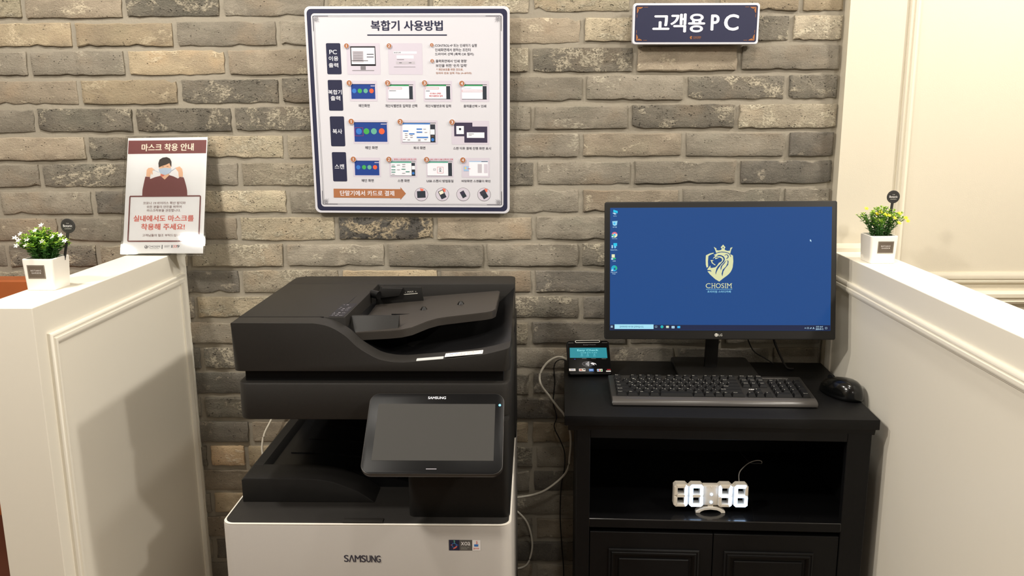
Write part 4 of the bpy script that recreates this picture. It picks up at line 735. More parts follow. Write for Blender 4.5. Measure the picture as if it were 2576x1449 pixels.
    prism(bm, [(bx0 - .0025, .055), (bx0 + .0025, .055), (tx + .0032 - lean * .12, tz - .0135), (tx - .0032 - lean * .12, tz - .0135)], .0127, .0138, 'y')
    tg = obj('plant_tag', bm, M['tag_black'], t, label='round black tag on a stick')
    sheet('tag_print', [('P', [(math.cos(a) * 13.2, math.sin(a) * 13.2) for a in [6.2832 * i / 32 for i in range(33)]] + [(math.cos(a) * 12.8, math.sin(a) * 12.8) for a in [6.2832 * i / 32 for i in range(32, -1, -1)]], 'greyd'),
        ('T', -3, 4.2, 3, 6.2, 'THE', 'silver'), ('T', -9.5, -2.0, 9.5, 3.0, 'Botanic', 'paper', .01), ('T', -7, -6.5, 7, -4.3, 'GARDEN', 'silver')], tg, origin=(tx, .0123, tz), h0=0.0001, dh=.00005)
    return t
plant('white flowering plant in a square white pot on the left half wall', (-0.9875, 1.6515, 1.162), -0.03, True, (-.0030, .0385), (.046, .125, .016))
plant('yellow flowering plant in a square white pot on the right half wall', (0.8050, 1.9620, 1.1586), 0.02, False, (.0035, .0385), (.031, .150, .008))
# ---------------------------------------------------------------- printer
px, py = -0.329, 1.79
t = thing('printer', 'large office printer with light grey cabinet and black scanner on top', 'printer', (px, py, 0))
def W(pts): return [(x - px, z) for x, z in pts]
def pb(name, x0, x1, y0, y1, z0, z1, m, bev=0.004, seg=3, edges='all', parent=None, label=None):
    return auto_smooth(obj(name, box(bmesh.new(), x0 - px, x1 - px, y0 - py, y1 - py, z0, z1, bev, seg, edges=edges), m, parent or t, label=label), 30)
# light grey cabinet: rounded vertical corners and a thin pale upper edge
def rr_prism(x0, x1, y0, y1, r, z0, z1, bev):
    bm = bmesh.new(); pts = [(a - px, b - py) for a, b in round_rect(x0, y0, x1, y1, r, 8)]
    prism(bm, pts, z0, z1, 'z', bev=bev, seg=2); return bm
cab = auto_smooth(obj('cabinet', rr_prism(-0.6135, -0.0445, 1.5000, 2.09, 0.022, 0.03, 0.7190, 0.0022), M['light_grey'], t, label='light grey cabinet'), 30)
auto_smooth(obj('rim_edge', rr_prism(-0.6130, -0.0450, 1.5004, 2.089, 0.022, 0.7188, 0.7215, 0.001), M['grey_edge'], t, label='pale upper edge'), 30)
auto_smooth(obj('top_cover', rr_prism(-0.6085, -0.0495, 1.5050, 2.085, 0.019, 0.7190, 0.7238, 0.001), M['shell'], t), 30)
pb('pull_tab', -0.3750, -0.2950, 1.5035, 1.5190, 0.7230, 0.7262, M['shell'], 0.0012, 2)
pb('drawer_seam', -0.6120, -0.0460, 1.4994, 1.5040, 0.5200, 0.5240, M['void'], 0)
for x in (-0.58, -0.10):
    for y in (1.55, 2.03): obj('foot', prism(bmesh.new(), [(a - px, b - py) for a, b in disc_pts(x, y, 0.02, 16)], 0.0, 0.032, 'z'), M['void'], t)
# output housing, left wall low in front with an S shaped end
prof = [(-0.6000, 0.7236), (-0.3270, 0.7236), (-0.3380, 0.7330), (-0.3600, 0.7480), (-0.3850, 0.7585), (-0.4130, 0.7690), (-0.4415, 0.7740), (-0.4800, 0.7760), (-0.5940, 0.7760), (-0.6000, 0.7715)]
auto_smooth(obj('output_housing', prism(bmesh.new(), W(prof), 1.590 - py, 1.662 - py, 'y', bev=0.0022), M['shell_dark'], t), 30)
prism_l = prism(bmesh.new(), W([(-0.6000, 0.7236), (-0.5450, 0.7236), (-0.5650, 0.7690), (-0.5750, 0.7765), (-0.5940, 0.7765), (-0.6000, 0.7715)]), 1.655 - py, 2.05 - py, 'y', bev=0.0015)
auto_smooth(obj('side_wall', prism_l, M['shell_dark'], t), 30)
# receding output tray with raised ribs
def tray_curve(x):
    u = max(0.0, (x + 0.565) / 0.31)
    return 0.7655 - 0.034 * (u ** 2.4)
xs = [-0.566 + 0.31 * i / 16 for i in range(17)]
prof = [(x, tray_curve(x)) for x in xs] + [(-0.256, 0.7237), (-0.566, 0.7237)]
auto_smooth(obj('output_tray', prism(bmesh.new(), W(prof), 1.664 - py, 2.04 - py, 'y'), M['shell_gloss'], t), 30)
for k, y in enumerate((1.676, 1.752, 1.833, 1.915)):
    bm = bmesh.new()
    x_s = [-0.562 + 0.02 * k + 0.27 * i / 16 for i in range(17)]
    prism(bm, W([(x, tray_curve(x) + 0.0022) for x in x_s] + [(x, tray_curve(x) - 0.001) for x in reversed(x_s)]), y - 0.006 - py, y + 0.004 - py, 'y')
    auto_smooth(obj('tray_rib', bm, M['shell_gloss'], t), 30)
# rear wall and right column carrying the scanner
pb('rear_wall', -0.590, -0.050, 1.985, 2.085, 0.722, 0.930, M['void'], 0.002)
auto_smooth(obj('right_column', rr_prism(-0.2480, -0.0480, 1.5280, 2.07, 0.014, 0.7225, 0.925, 0.0015), M['shell_dark'], t), 30)
pb('side_spine', -0.110, -0.0440, 1.95, 2.085, 0.722, 1.018, M['shell_dark'], 0.003)
# scanner body and recessed neck
auto_smooth(obj('scanner_body', rr_prism(-0.5800, -0.0460, 1.5500, 2.03, 0.022, 0.9170, 0.9930, 0.0045), M['shell'], t), 30)
pb('scanner_neck', -0.566, -0.060, 1.566, 2.01, 0.990, 1.020, M['void'], 0)
# document feeder lid: front band follows the S curve
S = [(-0.4224, 1.1130), (-0.3936, 1.1065), (-0.3638, 1.0892), (-0.3410, 1.0671), (-0.3179, 1.0513), (-0.2945, 1.0402), (-0.2585, 1.0354), (-0.2107, 1.0386), (-0.1393, 1.0451), (-0.0917, 1.0522), (-0.0460, 1.0640)]
Ssm = [(p.x, p.z) for p in smooth_path([(x, 0, z) for x, z in S], 5)]
top = [(-0.585, 1.1095), (-0.582, 1.1130)] + Ssm
prof = [(-0.585, 1.0170), (-0.0460, 1.0170)] + top[::-1]
bm = prism(bmesh.new(), W(prof), 1.5500 - py, 1.6000 - py, 'y')
def front_corners(bm, yf, xs, r, seg=6):
    es = [e for e in bm.edges if all(abs(v.co.y - (yf - py)) < 1e-5 for v in e.verts) and abs(e.verts[0].co.x - e.verts[1].co.x) < 1e-5 and any(abs(e.verts[0].co.x + px - x) < 2e-3 for x in xs)]
    bmesh.ops.bevel(bm, geom=es, offset=r, segments=seg, affect='EDGES', profile=0.5)
front_corners(bm, 1.55, (-0.585, -0.046), 0.016)
es = [e for e in bm.edges if len(e.link_faces) == 2 and e.calc_face_angle(0) > 0.9 and any(v.co.y < 1.5995 - py for v in e.verts)]
bmesh.ops.bevel(bm, geom=es, offset=0.0028, segments=3, affect='EDGES', profile=0.5, clamp_overlap=True)
lid = auto_smooth(obj('feeder_front', bm, M['shell'], t, label='front cover with an S shaped upper edge'), 30)
# floor of the lid behind the band, rising to the right and to the back
bm = bmesh.new(); nx_, ny_ = 26, 10; G = []
def floor_z(x, v):
    pts = Ssm
    z = pts[-1][1]
    if x <= pts[0][0]: z = pts[0][1]
    else:
        for i in range(len(pts) - 1):
            if pts[i][0] <= x <= pts[i + 1][0]:
                f = (x - pts[i][0]) / max(1e-6, pts[i + 1][0] - pts[i][0]); z = pts[i][1] * (1 - f) + pts[i + 1][1] * f; break
    z -= 0.004
    side = max(0, (x + 0.16) / 0.115)
    return z + v * side * side * 0.045 - 0.006 * (1 - side) * v
for j in range(ny_ + 1):
    v = j / ny_
    G.append([bm.verts.new((x - px, 1.598 + 0.335 * v - py, floor_z(x, v))) for x in [-0.380 + 0.334 * i / nx_ for i in range(nx_ + 1)]])
for j in range(ny_):
    for i in range(nx_): bm.faces.new((G[j][i], G[j][i + 1], G[j + 1][i + 1], G[j + 1][i]))
# skirt down the right side
Bt = [bm.verts.new((-0.046 - px, 1.598 + 0.335 * j / ny_ - py, 1.017)) for j in range(ny_ + 1)]
for j in range(ny_): bm.faces.new((G[j][nx_], Bt[j], Bt[j + 1], G[j + 1][nx_]))
auto_smooth(obj('lid_floor', bm, M['shell_gloss'], t), 40)
pb('lid_base', -0.584, -0.047, 1.60, 2.03, 1.0165, 1.030, M['shell_dark'], 0)
# rear rim at full height
bm = prism(bmesh.new(), [(a - px, b - py) for a, b in [(-0.5848, 1.930), (-0.0455, 1.930), (-0.0455, 2.012)] + [(-0.0635 + 0.018 * math.cos(math.radians(a)), 2.012 + 0.018 * math.sin(math.radians(a))) for a in (22, 45, 67, 90)] + [(-0.5548 + 0.030 * math.cos(math.radians(a)), 2.000 + 0.030 * math.sin(math.radians(a))) for a in (90, 112, 135, 157, 180)]], 1.0200, 1.1128, 'z', bev=0.0018)
auto_smooth(obj('feeder_rear_rim', bm, M['shell'], t), 30)
# feeder cover with slanted right end
bm = bmesh.new()
prism(bm, [(x - px, y - py) for x, y in [(-0.5845, 1.6005), (-0.3720, 1.6005), (-0.3660, 1.9315), (-0.5845, 1.9315)]], 1.0200, 1.1128, 'z', bev=0.0018)
auto_smooth(obj('feeder_cover', bm, M['shell'], t), 30)
pb('cover_seam', -0.583, -0.415, 1.5990, 1.6020, 1.1120, 1.1134, M['void'], 0)
# input tray plate (sloping up to the right) and its guides
def tz(x): return 1.0765 + (x + 0.375) * 0.080
outl = [(-0.374, 1.612), (-0.285, 1.604), (-0.262, 1.606), (-0.243, 1.618), (-0.215, 1.664), (-0.198, 1.680), (-0.180, 1.686), (-0.100, 1.700), (-0.087, 1.707), (-0.0805, 1.722), (-0.0785, 1.905), (-0.083, 1.915), (-0.374, 1.915)]
bm = bmesh.new(); A = [bm.verts.new((x - px, y - py, tz(x))) for x, y in outl]; Bv = [bm.verts.new((x - px, y - py, tz(x) - 0.016)) for x, y in outl]
fs = [bm.faces.new(A), bm.faces.new(Bv[::-1])]
for i in range(len(A)): fs.append(bm.faces.new((A[i], Bv[i], Bv[(i + 1) % len(A)], A[(i + 1) % len(A)])))
bmesh.ops.recalc_face_normals(bm, faces=fs)
bmesh.ops.bevel(bm, geom=list(fs[0].edges), offset=0.0012, segments=2, affect='EDGES')
tray = auto_smooth(obj('input_tray', bm, mat('tray_brown', (52, 48, 44), rough=0.42, spec=0.4), t), 30)
bm = bmesh.new()
q = [(1.6120, 1.0755), (1.6180, 1.0800), (1.6430, 1.1050), (1.6470, 1.1055), (1.6480, 1.0750)]
prism(bm, [(a - py, b) for a, b in q], -0.3690 - px, -0.2720 - px, 'x', bev=0.0006)
auto_smooth(obj('paper_guide', bm, M['shell_dark'], t), 30)
bm = bmesh.new()
prism(bm, W([(-0.349, 1.1190), (-0.257, 1.1175), (-0.252, 1.0840), (-0.362, 1.0740), (-0.362, 1.0930)]), 1.868 - py, 1.874 - py, 'y', bev=0.0006)
prism(bm, W([(-0.345, 1.1180), (-0.298, 1.1165), (-0.306, 1.1000), (-0.352, 1.0940)]), 1.858 - py, 1.869 - py, 'y', bev=0.0006)
g2 = auto_smooth(obj('paper_guide', bm, M['shell_dark'], t), 30)
sheet('guide_print', [('T', 0, 4, 14, 7.5, 'MAX', 'silver', 0.01), ('P', [(-6, 6), (-4, 6), (-5, 3.5)], 'silver'), ('P', [(18, 6), (20, 6), (19, 3.5)], 'silver'), ('R', -9, 0, 23, 1.6, 'silver')], g2, origin=(-0.288 - px, 1.868 - py, 1.1010), rot=(0, -0.08, 0), h0=0.0004)
pb('tray_slot', -0.3050, -0.2650, 1.7420, 1.7440, 1.0815, 1.0852, M['void'], 0)
for (x, y) in ((-0.2395, 1.775), (-0.1610, 1.800)):
    bm = bmesh.new(); g = bmesh.ops.create_cone(bm, cap_ends=True, segments=14, radius1=0.0085, radius2=0.0035, depth=0.007)
    for v in g['verts']: v.co += Vector((x - px, y - py, tz(x) + 0.003))
    auto_smooth(obj('tray_knob', bm, M['shell_gloss'], t), 50)
bm = bmesh.new(); tube(bm, [Vector((-0.366 - px, 1.845 - py, 1.108)), Vector((-0.348 - px, 1.835 - py, 1.106))], 0.009, 18)
auto_smooth(obj('feed_roller', bm, M['shell_gloss'], t), 40)
# size legend on the feeder cover
lg = []
for r_ in range(9):
    for c_ in range(3):
        if (r_ * 3 + c_) % 7 == 5 or r_ in (3, 7): continue
        u = 3 + c_ * 8.5; v = 6 + r_ * 11.5
        if c_ == 0: lg.append(('T', u, v, u + 5, v + 5, 'ABLFMXSE4'[r_], 'grey'))
        elif c_ == 1: lg.append(('R', u, v, u + 4.5, v + 3 + (r_ % 3), 'grey'))
        else: lg.append(('O', u, v, u + 5, v + 6, 'grey', 0.8))
sheet('size_legend', [('R', 0, 0, 30, 118, 'black')] + lg, t, origin=(-0.4060 - px, 1.6030 - py, 1.1129), rot=(0, 0, -0.03), h0=0.0003, plane='xy', dh=0.00002)
sheet('cover_mark', [('R', 0, 0, 1.6, 62, 'black')], t, origin=(-0.3935 - px, 1.725 - py, 1.1129), rot=(0, 0, -0.02), h0=0.0003, plane='xy')
# status light and service sticker on the band
bm = bmesh.new(); prism(bm, W([(-0.2270, 1.0372), (-0.1750, 1.0416), (-0.1750, 1.0434), (-0.2270, 1.0390)]), 1.5515 - py, 1.5640 - py, 'y', bev=0.0005)
obj('status_light', bm, pm('e_strip'), t, label='white status light bar')
st = sheet('service_sticker', [('B', 0, 0, 74, 26, 'paper', 1.5), ('O', 2.5, 2, 71.5, 24, 'slate', 0.5), ('P', [(8, 17), (26, 20), (25, 22.5), (8, 20)], 'iconblue'),
    ('T', 30, 17, 66, 22, '서비스센터 1588-3366', 'ink'), ('T', 8, 12, 66, 15, '제품 사용 설명서 및 고장신고 안내', 'grey'), ('T', 8, 7.5, 60, 10.5, '복합기 A/S 문의 고객 지원', 'grey'), ('T', 16, 3.2, 56, 6, '대표번호 안내', 'grey')],
    t, origin=(-0.1725 - px, 1.5540 - py, 1.0427), rot=(0, -0.095, 0), plane='xy', h0=0.0016, dh=0.00002)
# brand lettering, door sticker
sheet('brand_lettering', [('T', a, 0, b, 14.5, ch, 'ink', 0.03) for ch, a, b in (('S', 0, 8.6), ('Λ', 9.6, 20.0), ('M', 21.2, 32.8), ('S', 34, 42.6), ('U', 44, 52.2), ('N', 53.8, 62.2), ('G', 63.4, 72))], t, origin=(-0.3735 - px, 1.5000 - py, 0.6420), h0=0.0004)
sheet('door_sticker', [('B', 0, 0, 62, 22.5, 'greyd', 1), ('R', 1, 0, 21, 22.5, 'navy'), ('R', 46, 0, 62, 22.5, 'paper'),
    ('O', 6, 6, 15, 16, 'iconblue', 1.02), ('P', [(9, 20), (11, 22), (13, 19), (11.6, 19), (11.6, 14), (10.4, 14), (10.4, 19)], 'iconteal'), ('P', [(14, 5), (17, 9), (15, 9.5), (8, 4), (9, 3)], 'coral'), ('P', [(4, 11), (7, 11), (7, 12.2), (4, 12.2)], 'coral'), ('R', 15, 11, 18.5, 12.2, 'iconblue'),
    ('T', 24, 11, 42, 18.5, 'xoa', 'paper', 0.01), ('T', 24, 6, 40, 8, 'extensible open', 'silver'), ('T', 24, 3, 36, 5, 'architecture', 'silver'),
    ('T', 48, 2.5, 59, 7, 'java', 'coral', 0.015), ('P', [(50, 9), (57, 9), (58, 13.5), (49.5, 13.5)], 'iconblue'), ('P', [(53, 14), (55, 17), (53.5, 19), (56, 21.5), (55, 18.5), (56.5, 16.5), (54.5, 14)], 'coral')],
    t, origin=(-0.1668 - px, 1.5000 - py, 0.6680), h0=0.0004, dh=0.00004)
# tilted touch panel
Pw, Ph = 0.2570, 0.1690
def panel_local(x0, x1, z0, z1, r, y0, y1, bev):
    bm = bmesh.new(); prism(bm, round_rect(x0, z0, x1, z1, r, 8), y0, y1, 'y', bev=bev, seg=2); return bm
tilt = -math.atan2(0.130, 0.107)
cp = auto_smooth(obj('control_panel', panel_local(-Pw / 2, Pw / 2, 0, Ph, 0.019, 0.0, 0.012, 0.0012), mat('panel_rim', (52, 50, 48), rough=0.35, spec=0.4), t, loc=(-0.1848 - px, 1.3990 - py, 0.8720), rot=(tilt, 0, 0.0), label='black touch panel tilted back'), 30)
auto_smooth(obj('panel_glass', panel_local(-Pw / 2 + .0012, Pw / 2 - .0012, .0012, Ph - .0012, 0.0178, -0.0008, 0.001, 0.0005), M['panel_glass'], cp), 30)
obj('panel_screen', bx(-Pw / 2 + .0185, Pw / 2 - .0170, -0.0012, 0.0, .0265, Ph - .0240), M['panel_screen'], cp, label='switched-off display, its grey a painted ceiling reflection')
sheet('panel_lettering', [('T', -17, 155.5, 17, 161.0, 'SAMSUNG', 'white', 0.018)], cp, h0=0.0012)
sheet('home_mark', [('R', -9.5, 9.0, 9.5, 10.8, 'grey')], cp, h0=0.0012)
bm = bmesh.new(); prism(bm, disc_pts(Pw / 2 - .0085, Ph - .0265, .0022, 14), -0.0016, 0.0, 'y'); obj('panel_led', bm, M['led_blue'], cp, label='blue indicator light')
bm = bmesh.new(); prism(bm, [(1.455 - py, 0.875), (1.535 - py, 0.80), (1.535 - py, 0.925), (1.500 - py, 0.935)], -0.235 - px, -0.135 - px, 'x', bev=0.003)
obj('panel_arm', bm, M['shell_dark'], t)

# ---------------------------------------------------------------- desk cabinet
RZ = -0.034
t = thing('desk_cabinet', 'black wooden cabinet desk with open shelf and two panelled doors beside the right half wall', 'cabinet', (0.0655, 1.7190, 0), (0, 0, RZ))
ZD = 0.865
BW = M['black_wood']
bm = bmesh.new(); box(bm, 0, 0.6655, 0, 0.420, ZD - 0.0225, ZD, 0.0012, 2)
auto_smooth(obj('desktop', bm, BW, t), 30)
obj('top_moulding', prism(bmesh.new(), [(0.001, 0.8425), (0.003, 0.8360), (0.005, 0.8300), (0.40, 0.8300), (0.40, 0.8425)], 0.008, 0.6575, 'x'), BW, t)
def cb(name, x0, x1, y0, y1, z0, z1, bev=0.001, parent=None, m=None): return obj(name, bx(x0, x1, y0, y1, z0, z1, bev, 1), m or BW, parent or t)
cb('side_panel', 0.027, 0.040, 0.021, 0.415, 0.0, 0.834)
cb('side_panel', 0.634, 0.652, 0.021, 0.415, 0.0, 0.834)
cb('back_panel', 0.036, 0.634, 0.400, 0.412, 0.05, 0.834)
cb('stile', 0.027, 0.0565, 0.004, 0.022, 0.0, 0.834)
cb('stile', 0.6020, 0.652, 0.004, 0.022, 0.0, 0.834)
cb('top_rail', 0.0565, 0.6020, 0.004, 0.022, 0.8135, 0.834)
cb('shelf_board', 0.040, 0.634, 0.0045, 0.400, 0.6055, 0.6247, m=mat('shelf_gloss', (16, 16, 17), rough=0.2, spec=0.5, coat=0.5))
cb('shelf_rail', 0.0565, 0.6020, 0.004, 0.016, 0.6035, 0.6240)
cb('divider_board', 0.036, 0.634, 0.060, 0.400, 0.560, 0.602)
for (a, b, i0, i1) in ((0.0580, 0.3285, 0.100, 0.300), (0.3305, 0.6005, 0.354, 0.548)):
    d = cb('door', a, b, 0.006, 0.022, 0.06, 0.5925)
    frame_moulding('door_moulding', lambda u, v, h: (u, 0.006 - h, v), i0, i1, 0.12, 0.5535, d, w=0.016, h=0.007).data.materials[0] = BW
    obj('door_field', bx(i0 + 0.022, i1 - 0.022, 0.0015, 0.006, 0.142, 0.531, 0.002, 1), BW, d)
cb('plinth', 0.036, 0.634, 0.030, 0.050, 0.0, 0.06)
desk_m = Matrix.Translation((0.0655, 1.7190, 0)) @ Matrix.Rotation(RZ, 4, 'Z')
def on_desk(x, y, z=ZD): return desk_m @ Vector((x, y, z))

# ---------------------------------------------------------------- monitor
t = thing('monitor', 'black desktop monitor with blue screen showing a pale lion emblem', 'monitor', (0.4464, 2.045, ZD + 0.0003), (0, 0, -0.028))
tlt = -0.160
bm = bmesh.new(); prism(bm, round_rect(-0.2735, 0, 0.2735, 0.3300, 0.004, 3), 0, 0.022, 'y', bev=0.002, seg=2)
hs = auto_smooth(obj('housing', bm, M['mon_black'], t, loc=(-0.0035, -0.1050, 0.1098), rot=(tlt, -0.0045, 0)), 30)
hs.scale = (0.991, 1, 0.991)
bm = bmesh.new(); prism(bm, round_rect(-0.17, 0.04, 0.17, 0.26, 0.02, 4), 0.018, 0.052, 'y', bev=0.012, seg=3); auto_smooth(obj('rear_bulge', bm, M['mon_black'], hs), 30)
# screen: bezel lip and lit picture
sc = obj('screen', bx(-0.2610, 0.2610, -0.0006, 0.001, 0.0220, 0.3160), pm('e_screen'), hs, label='lit blue screen')
sx0, sz0 = -0.2605, 0.0225
o0 = (sx0, -0.0006, sz0)
barit = [('R', 0, 0, 521, 12.5, 'e_bar')]
sheet('taskbar', barit + TASKBAR, hs, origin=o0, h0=0.0002, dh=0.00004)
for L_ in (ICON_PC, ICON_BIN, ICON_BROWSER, ICON_APP, ICON_NOTE, ICON_EDGE): sheet('desktop_icon', L_, hs, origin=o0, h0=0.0002, dh=0.00004)
sheet('mouse_pointer', CURSOR, hs, origin=o0, h0=0.0002)
sheet('screen_emblem', LOGO, hs, origin=o0, h0=0.0002, dh=0.00004, label='pale crowned lion emblem with lettering')
sheet('brand_mark', [('C', -3.6, 0, 4.2, 'silver'), ('P', [(-5.6, 2), (-4.9, 2), (-4.9, -1.6), (-3, -1.6), (-3, -2.2), (-5.6, -2.2)], 'ink'), ('T', 2.0, -2.8, 10.5, 2.8, 'LG', 'silver', 0.02)], hs, origin=(-0.0035, -0.0002, 0.0110), h0=0.0004)
bm = bmesh.new(); prism(bm, [(0.0, 0.006), (0.013, 0.006), (-0.016, 0.30), (-0.028, 0.30)], -0.0165, 0.0155, 'x', bev=0.002)
auto_smooth(obj('stand_neck', bm, M['mon_black'], t), 30)
bm = bmesh.new(); prism(bm, round_rect(-0.0900, -0.080, 0.1050, 0.090, 0.012, 5), 0.0, 0.0105, 'z', bev=0.003, seg=2)
auto_smooth(obj('stand_base', bm, M['mon_black'], t), 30)

# ---------------------------------------------------------------- keyboard
t = thing('keyboard', 'black full size keyboard with grey front lip on the desk', 'keyboard', (0.1729, 1.7811, ZD + 0.0005), (0, 0, -0.0283))
KW, KD = 0.4523, 0.1610
def kz(y): return 0.0125 + y * 0.075
prof = [(0.000, 0.0015), (0.000, 0.0060), (0.003, 0.0105), (0.010, 0.0135), (0.022, kz(0.022) + .0008), (0.150, kz(0.150)), (0.158, kz(0.157) - 0.003), (KD, 0.014), (KD, 0.008), (0.140, 0.0035), (0.02, 0.0)]
body = auto_smooth(obj('case', prism(bmesh.new(), prof, 0, KW, 'x', bev=0.003, seg=2), M['kb_frame'], t), 30)
lipp = [(-0.0006, 0.0020), (-0.0006, 0.0064), (0.0026, 0.0110), (0.010, 0.0141), (0.0215, kz(0.022) + .0013), (0.0215, kz(0.022)), (0.010, 0.0130), (0.003, 0.010), (0.0, 0.002)]
auto_smooth(obj('front_lip', prism(bmesh.new(), lipp, 0.002, KW - 0.002, 'x', bev=0.0004), M['kb_lip'], t, label='grey rounded front lip'), 50)
key_mesh = {}
def key_me(w, d):
    k = (w, d)
    if k in key_mesh: return key_mesh[k]
    bm = bmesh.new()
    a = 0.0008; lv = []
    for (ix, iy0, iy1, z) in ((a, a, a, -0.002), (a + .0004, a + .0004, a, 0.0010), (.0030, .0042, .0018, 0.0062), (.0040, .0052, .0028, 0.0066)):
        lv.append([bm.verts.new(p) for p in ((ix, iy0, z), (w - ix, iy0, z), (w - ix, d - iy1, z + .0006), (ix, d - iy1, z + .0006))])
    for i in range(3):
        for j in range(4): bm.faces.new((lv[i][j], lv[i][(j + 1) % 4], lv[i + 1][(j + 1) % 4], lv[i + 1][j]))
    bm.faces.new(lv[3])
    me = bpy.data.meshes.new('key'); bm.to_mesh(me); bm.free(); me.materials.append(M['kb_key']); key_mesh[k] = me
    return me
U = 0.01905; KX = 0.0115; KY = 0.0225
legend = []
ang = math.atan(0.075)
def key(col, row, w=1.0, h=1.0, s='', s2=''):
    y0 = KY + row * U * 0.985 + (0.0055 if row >= 5 else 0); x0 = KX + col * U
    o = bpy.data.objects.new('key', key_me(round(w * U, 5), round(h * U * 0.985, 5)))
    o.location = (x0, y0, kz(y0) + 0.0005); o.rotation_euler = (ang, 0, 0)
    link(o, t)
    # legends sit on the key tops
    X = x0 * 1000 + 4.6; Y_ = y0 * 1000
    wd = w * U * 1000
    def put(tx, a, b, c, d): legend.append(('T', a, b, c, d, tx, 'silver', 0.012) + (('n',) if len(tx) == 1 else ()))
    if len(s) > 1 and not s2: put(s, X, Y_ + 9.5, X + min(wd - 9.5, 2.1 * len(s)), Y_ + 12.5)
    else:
        if s: put(s, X, Y_ + 11.0, X + 2.6, Y_ + 14.6)
        if s2: put(s2, X + 5.2, Y_ + 6.6, X + 8.6, Y_ + 10.2)
for i, nm in enumerate(['Esc', 'F1', 'F2', 'F3', 'F4', 'F5', 'F6', 'F7', 'F8', 'F9', 'F10', 'F11', 'F12']):
    c = [0, 2, 3, 4, 5, 6.5, 7.5, 8.5, 9.5, 11, 12, 13, 14][i]; key(c, 5, 1, 1, nm)
for i, (a, b) in enumerate(zip('`1234567890-=', '~!@#$%^&*()_+')): key(i, 4, 1, 1, b, a)
key(13, 4, 2, 1, 'Back')
key(0, 3, 1.5, 1, 'Tab')
for i, (a, b) in enumerate(zip('QWERTYUIOP[]', 'ㅂㅈㄷㄱㅅㅛㅕㅑㅐㅔ{}')): key(1.5 + i, 3, 1, 1, a, b)
key(13.5, 3, 1.5, 1, '|')
key(0, 2, 1.75, 1, 'Caps')
for i, (a, b) in enumerate(zip("ASDFGHJKL;'", 'ㅁㄴㅇㄹㅎㅗㅓㅏㅣ:"')): key(1.75 + i, 2, 1, 1, a, b)
key(12.75, 2, 2.25, 1, 'Enter')
key(0, 1, 2.25, 1, 'Shift')
for i, (a, b) in enumerate(zip('ZXCVBNM,./', 'ㅋㅌㅊㅍㅠㅜㅡ<>?')): key(2.25 + i, 1, 1, 1, a, b)
key(12.25, 1, 2.75, 1, 'Shift')
for c, w, s in ((0, 1.3, 'Ctrl'), (1.3, 1.3, 'Win'), (2.6, 1.3, 'Alt'), (3.9, 1.2, '한자'), (5.1, 3.9, ''), (9.0, 1.3, '한영'), (10.3, 1.2, 'Alt'), (11.5, 1.0, 'Win'), (12.5, 1.0, 'Fn'), (13.5, 1.5, 'Ctrl')): key(c, 0, w, 1, s)
for i, s in enumerate(('Print', 'Scroll', 'Pause')): key(15.3 + i, 5, 1, 1, s)
for i, s in enumerate(('Insert', 'Home', 'PgUp')): key(15.3 + i, 4, 1, 1, s)
for i, s in enumerate(('Delete', 'End', 'PgDn')): key(15.3 + i, 3, 1, 1, s)
key(16.3, 1, 1, 1, '↑'); key(15.3, 0, 1, 1, '←'); key(16.3, 0, 1, 1, '↓'); key(17.3, 0, 1, 1, '→')
for i, s in enumerate(('Num', '/', '*', '-')): key(18.6 + i, 4, 1, 1, s)
for r_, ss in ((3, '789'), (2, '456'), (1, '123')):
    for i, s in enumerate(ss): key(18.6 + i, r_, 1, 1, s)
key(18.6, 0, 2, 1, '0'); key(20.6, 0, 1, 1, '.'); key(21.6, 2, 1, 2, '+'); key(21.6, 0, 1, 2, 'Enter')
lo = sheet('key_legends', legend, t, origin=(0, 0, kz(0) + 0.0080), rot=(ang, 0, 0), plane='xy', h0=0, dh=0.0)
lo['kind'] = 'stuff'
sheet('brand_lettering', [('T', 314, 66, 336, 71, 'ABKO', 'paper', 0.02)], t, origin=(0, 0, kz(0) + 0.0012), rot=(ang, 0, 0), plane='xy', h0=0)
sheet('indicator_strip', [('R', 358, 134, 420, 137, 'greyd'), ('R', 366, 134, 367, 137, 'black'), ('R', 387, 134, 388, 137, 'black'), ('R', 408, 134, 409, 137, 'black')], t, origin=(0, 0, kz(0) + 0.0012), rot=(ang, 0, 0), plane='xy', h0=0, dh=.00003)

# ---------------------------------------------------------------- mouse
t = thing('computer_mouse', 'glossy black computer mouse at the right end of the desk', 'mouse', (0.7060, 1.8620, ZD + 0.0005), (0, 0, 0.42))
t.scale = (1.08, 1.08, 1.05)
bm = bmesh.new(); n_u, n_v = 32, 14; R_ = []
def mouse_p(th, v):
    a = v * math.pi / 2
    cx, cy = math.cos(th), math.sin(th)
    wy = 0.0560; wx = 0.0315 * (1 - 0.10 * cy)
    rr = math.cos(a) ** 0.55 if math.cos(a) > 0 else 0
    z = 0.0380 * math.sin(a) ** 0.9 * (1 - 0.20 * cy * rr - 0.12 * (cy * rr) ** 2)
    return (cx * wx * rr, cy * wy * rr, z)
for j in range(n_v):
    v = j / (n_v - 1) * 0.97
    R_.append([bm.verts.new(mouse_p(2 * math.pi * i / n_u, v)) for i in range(n_u)])
for j in range(n_v - 1):
    for i in range(n_u): bm.faces.new((R_[j][i], R_[j][(i + 1) % n_u], R_[j + 1][(i + 1) % n_u], R_[j + 1][i]))
bm.faces.new(R_[-1]); bm.faces.new(R_[0][::-1])
shell = obj('shell', bm, M['mouse'], t, smooth=True)
bm = bmesh.new(); tube(bm, [Vector((-0.003, 0.030, 0.0285)), Vector((0.003, 0.030, 0.0285))], 0.0085, 18); auto_smooth(obj('scroll_wheel', bm, M['void'], t), 40)
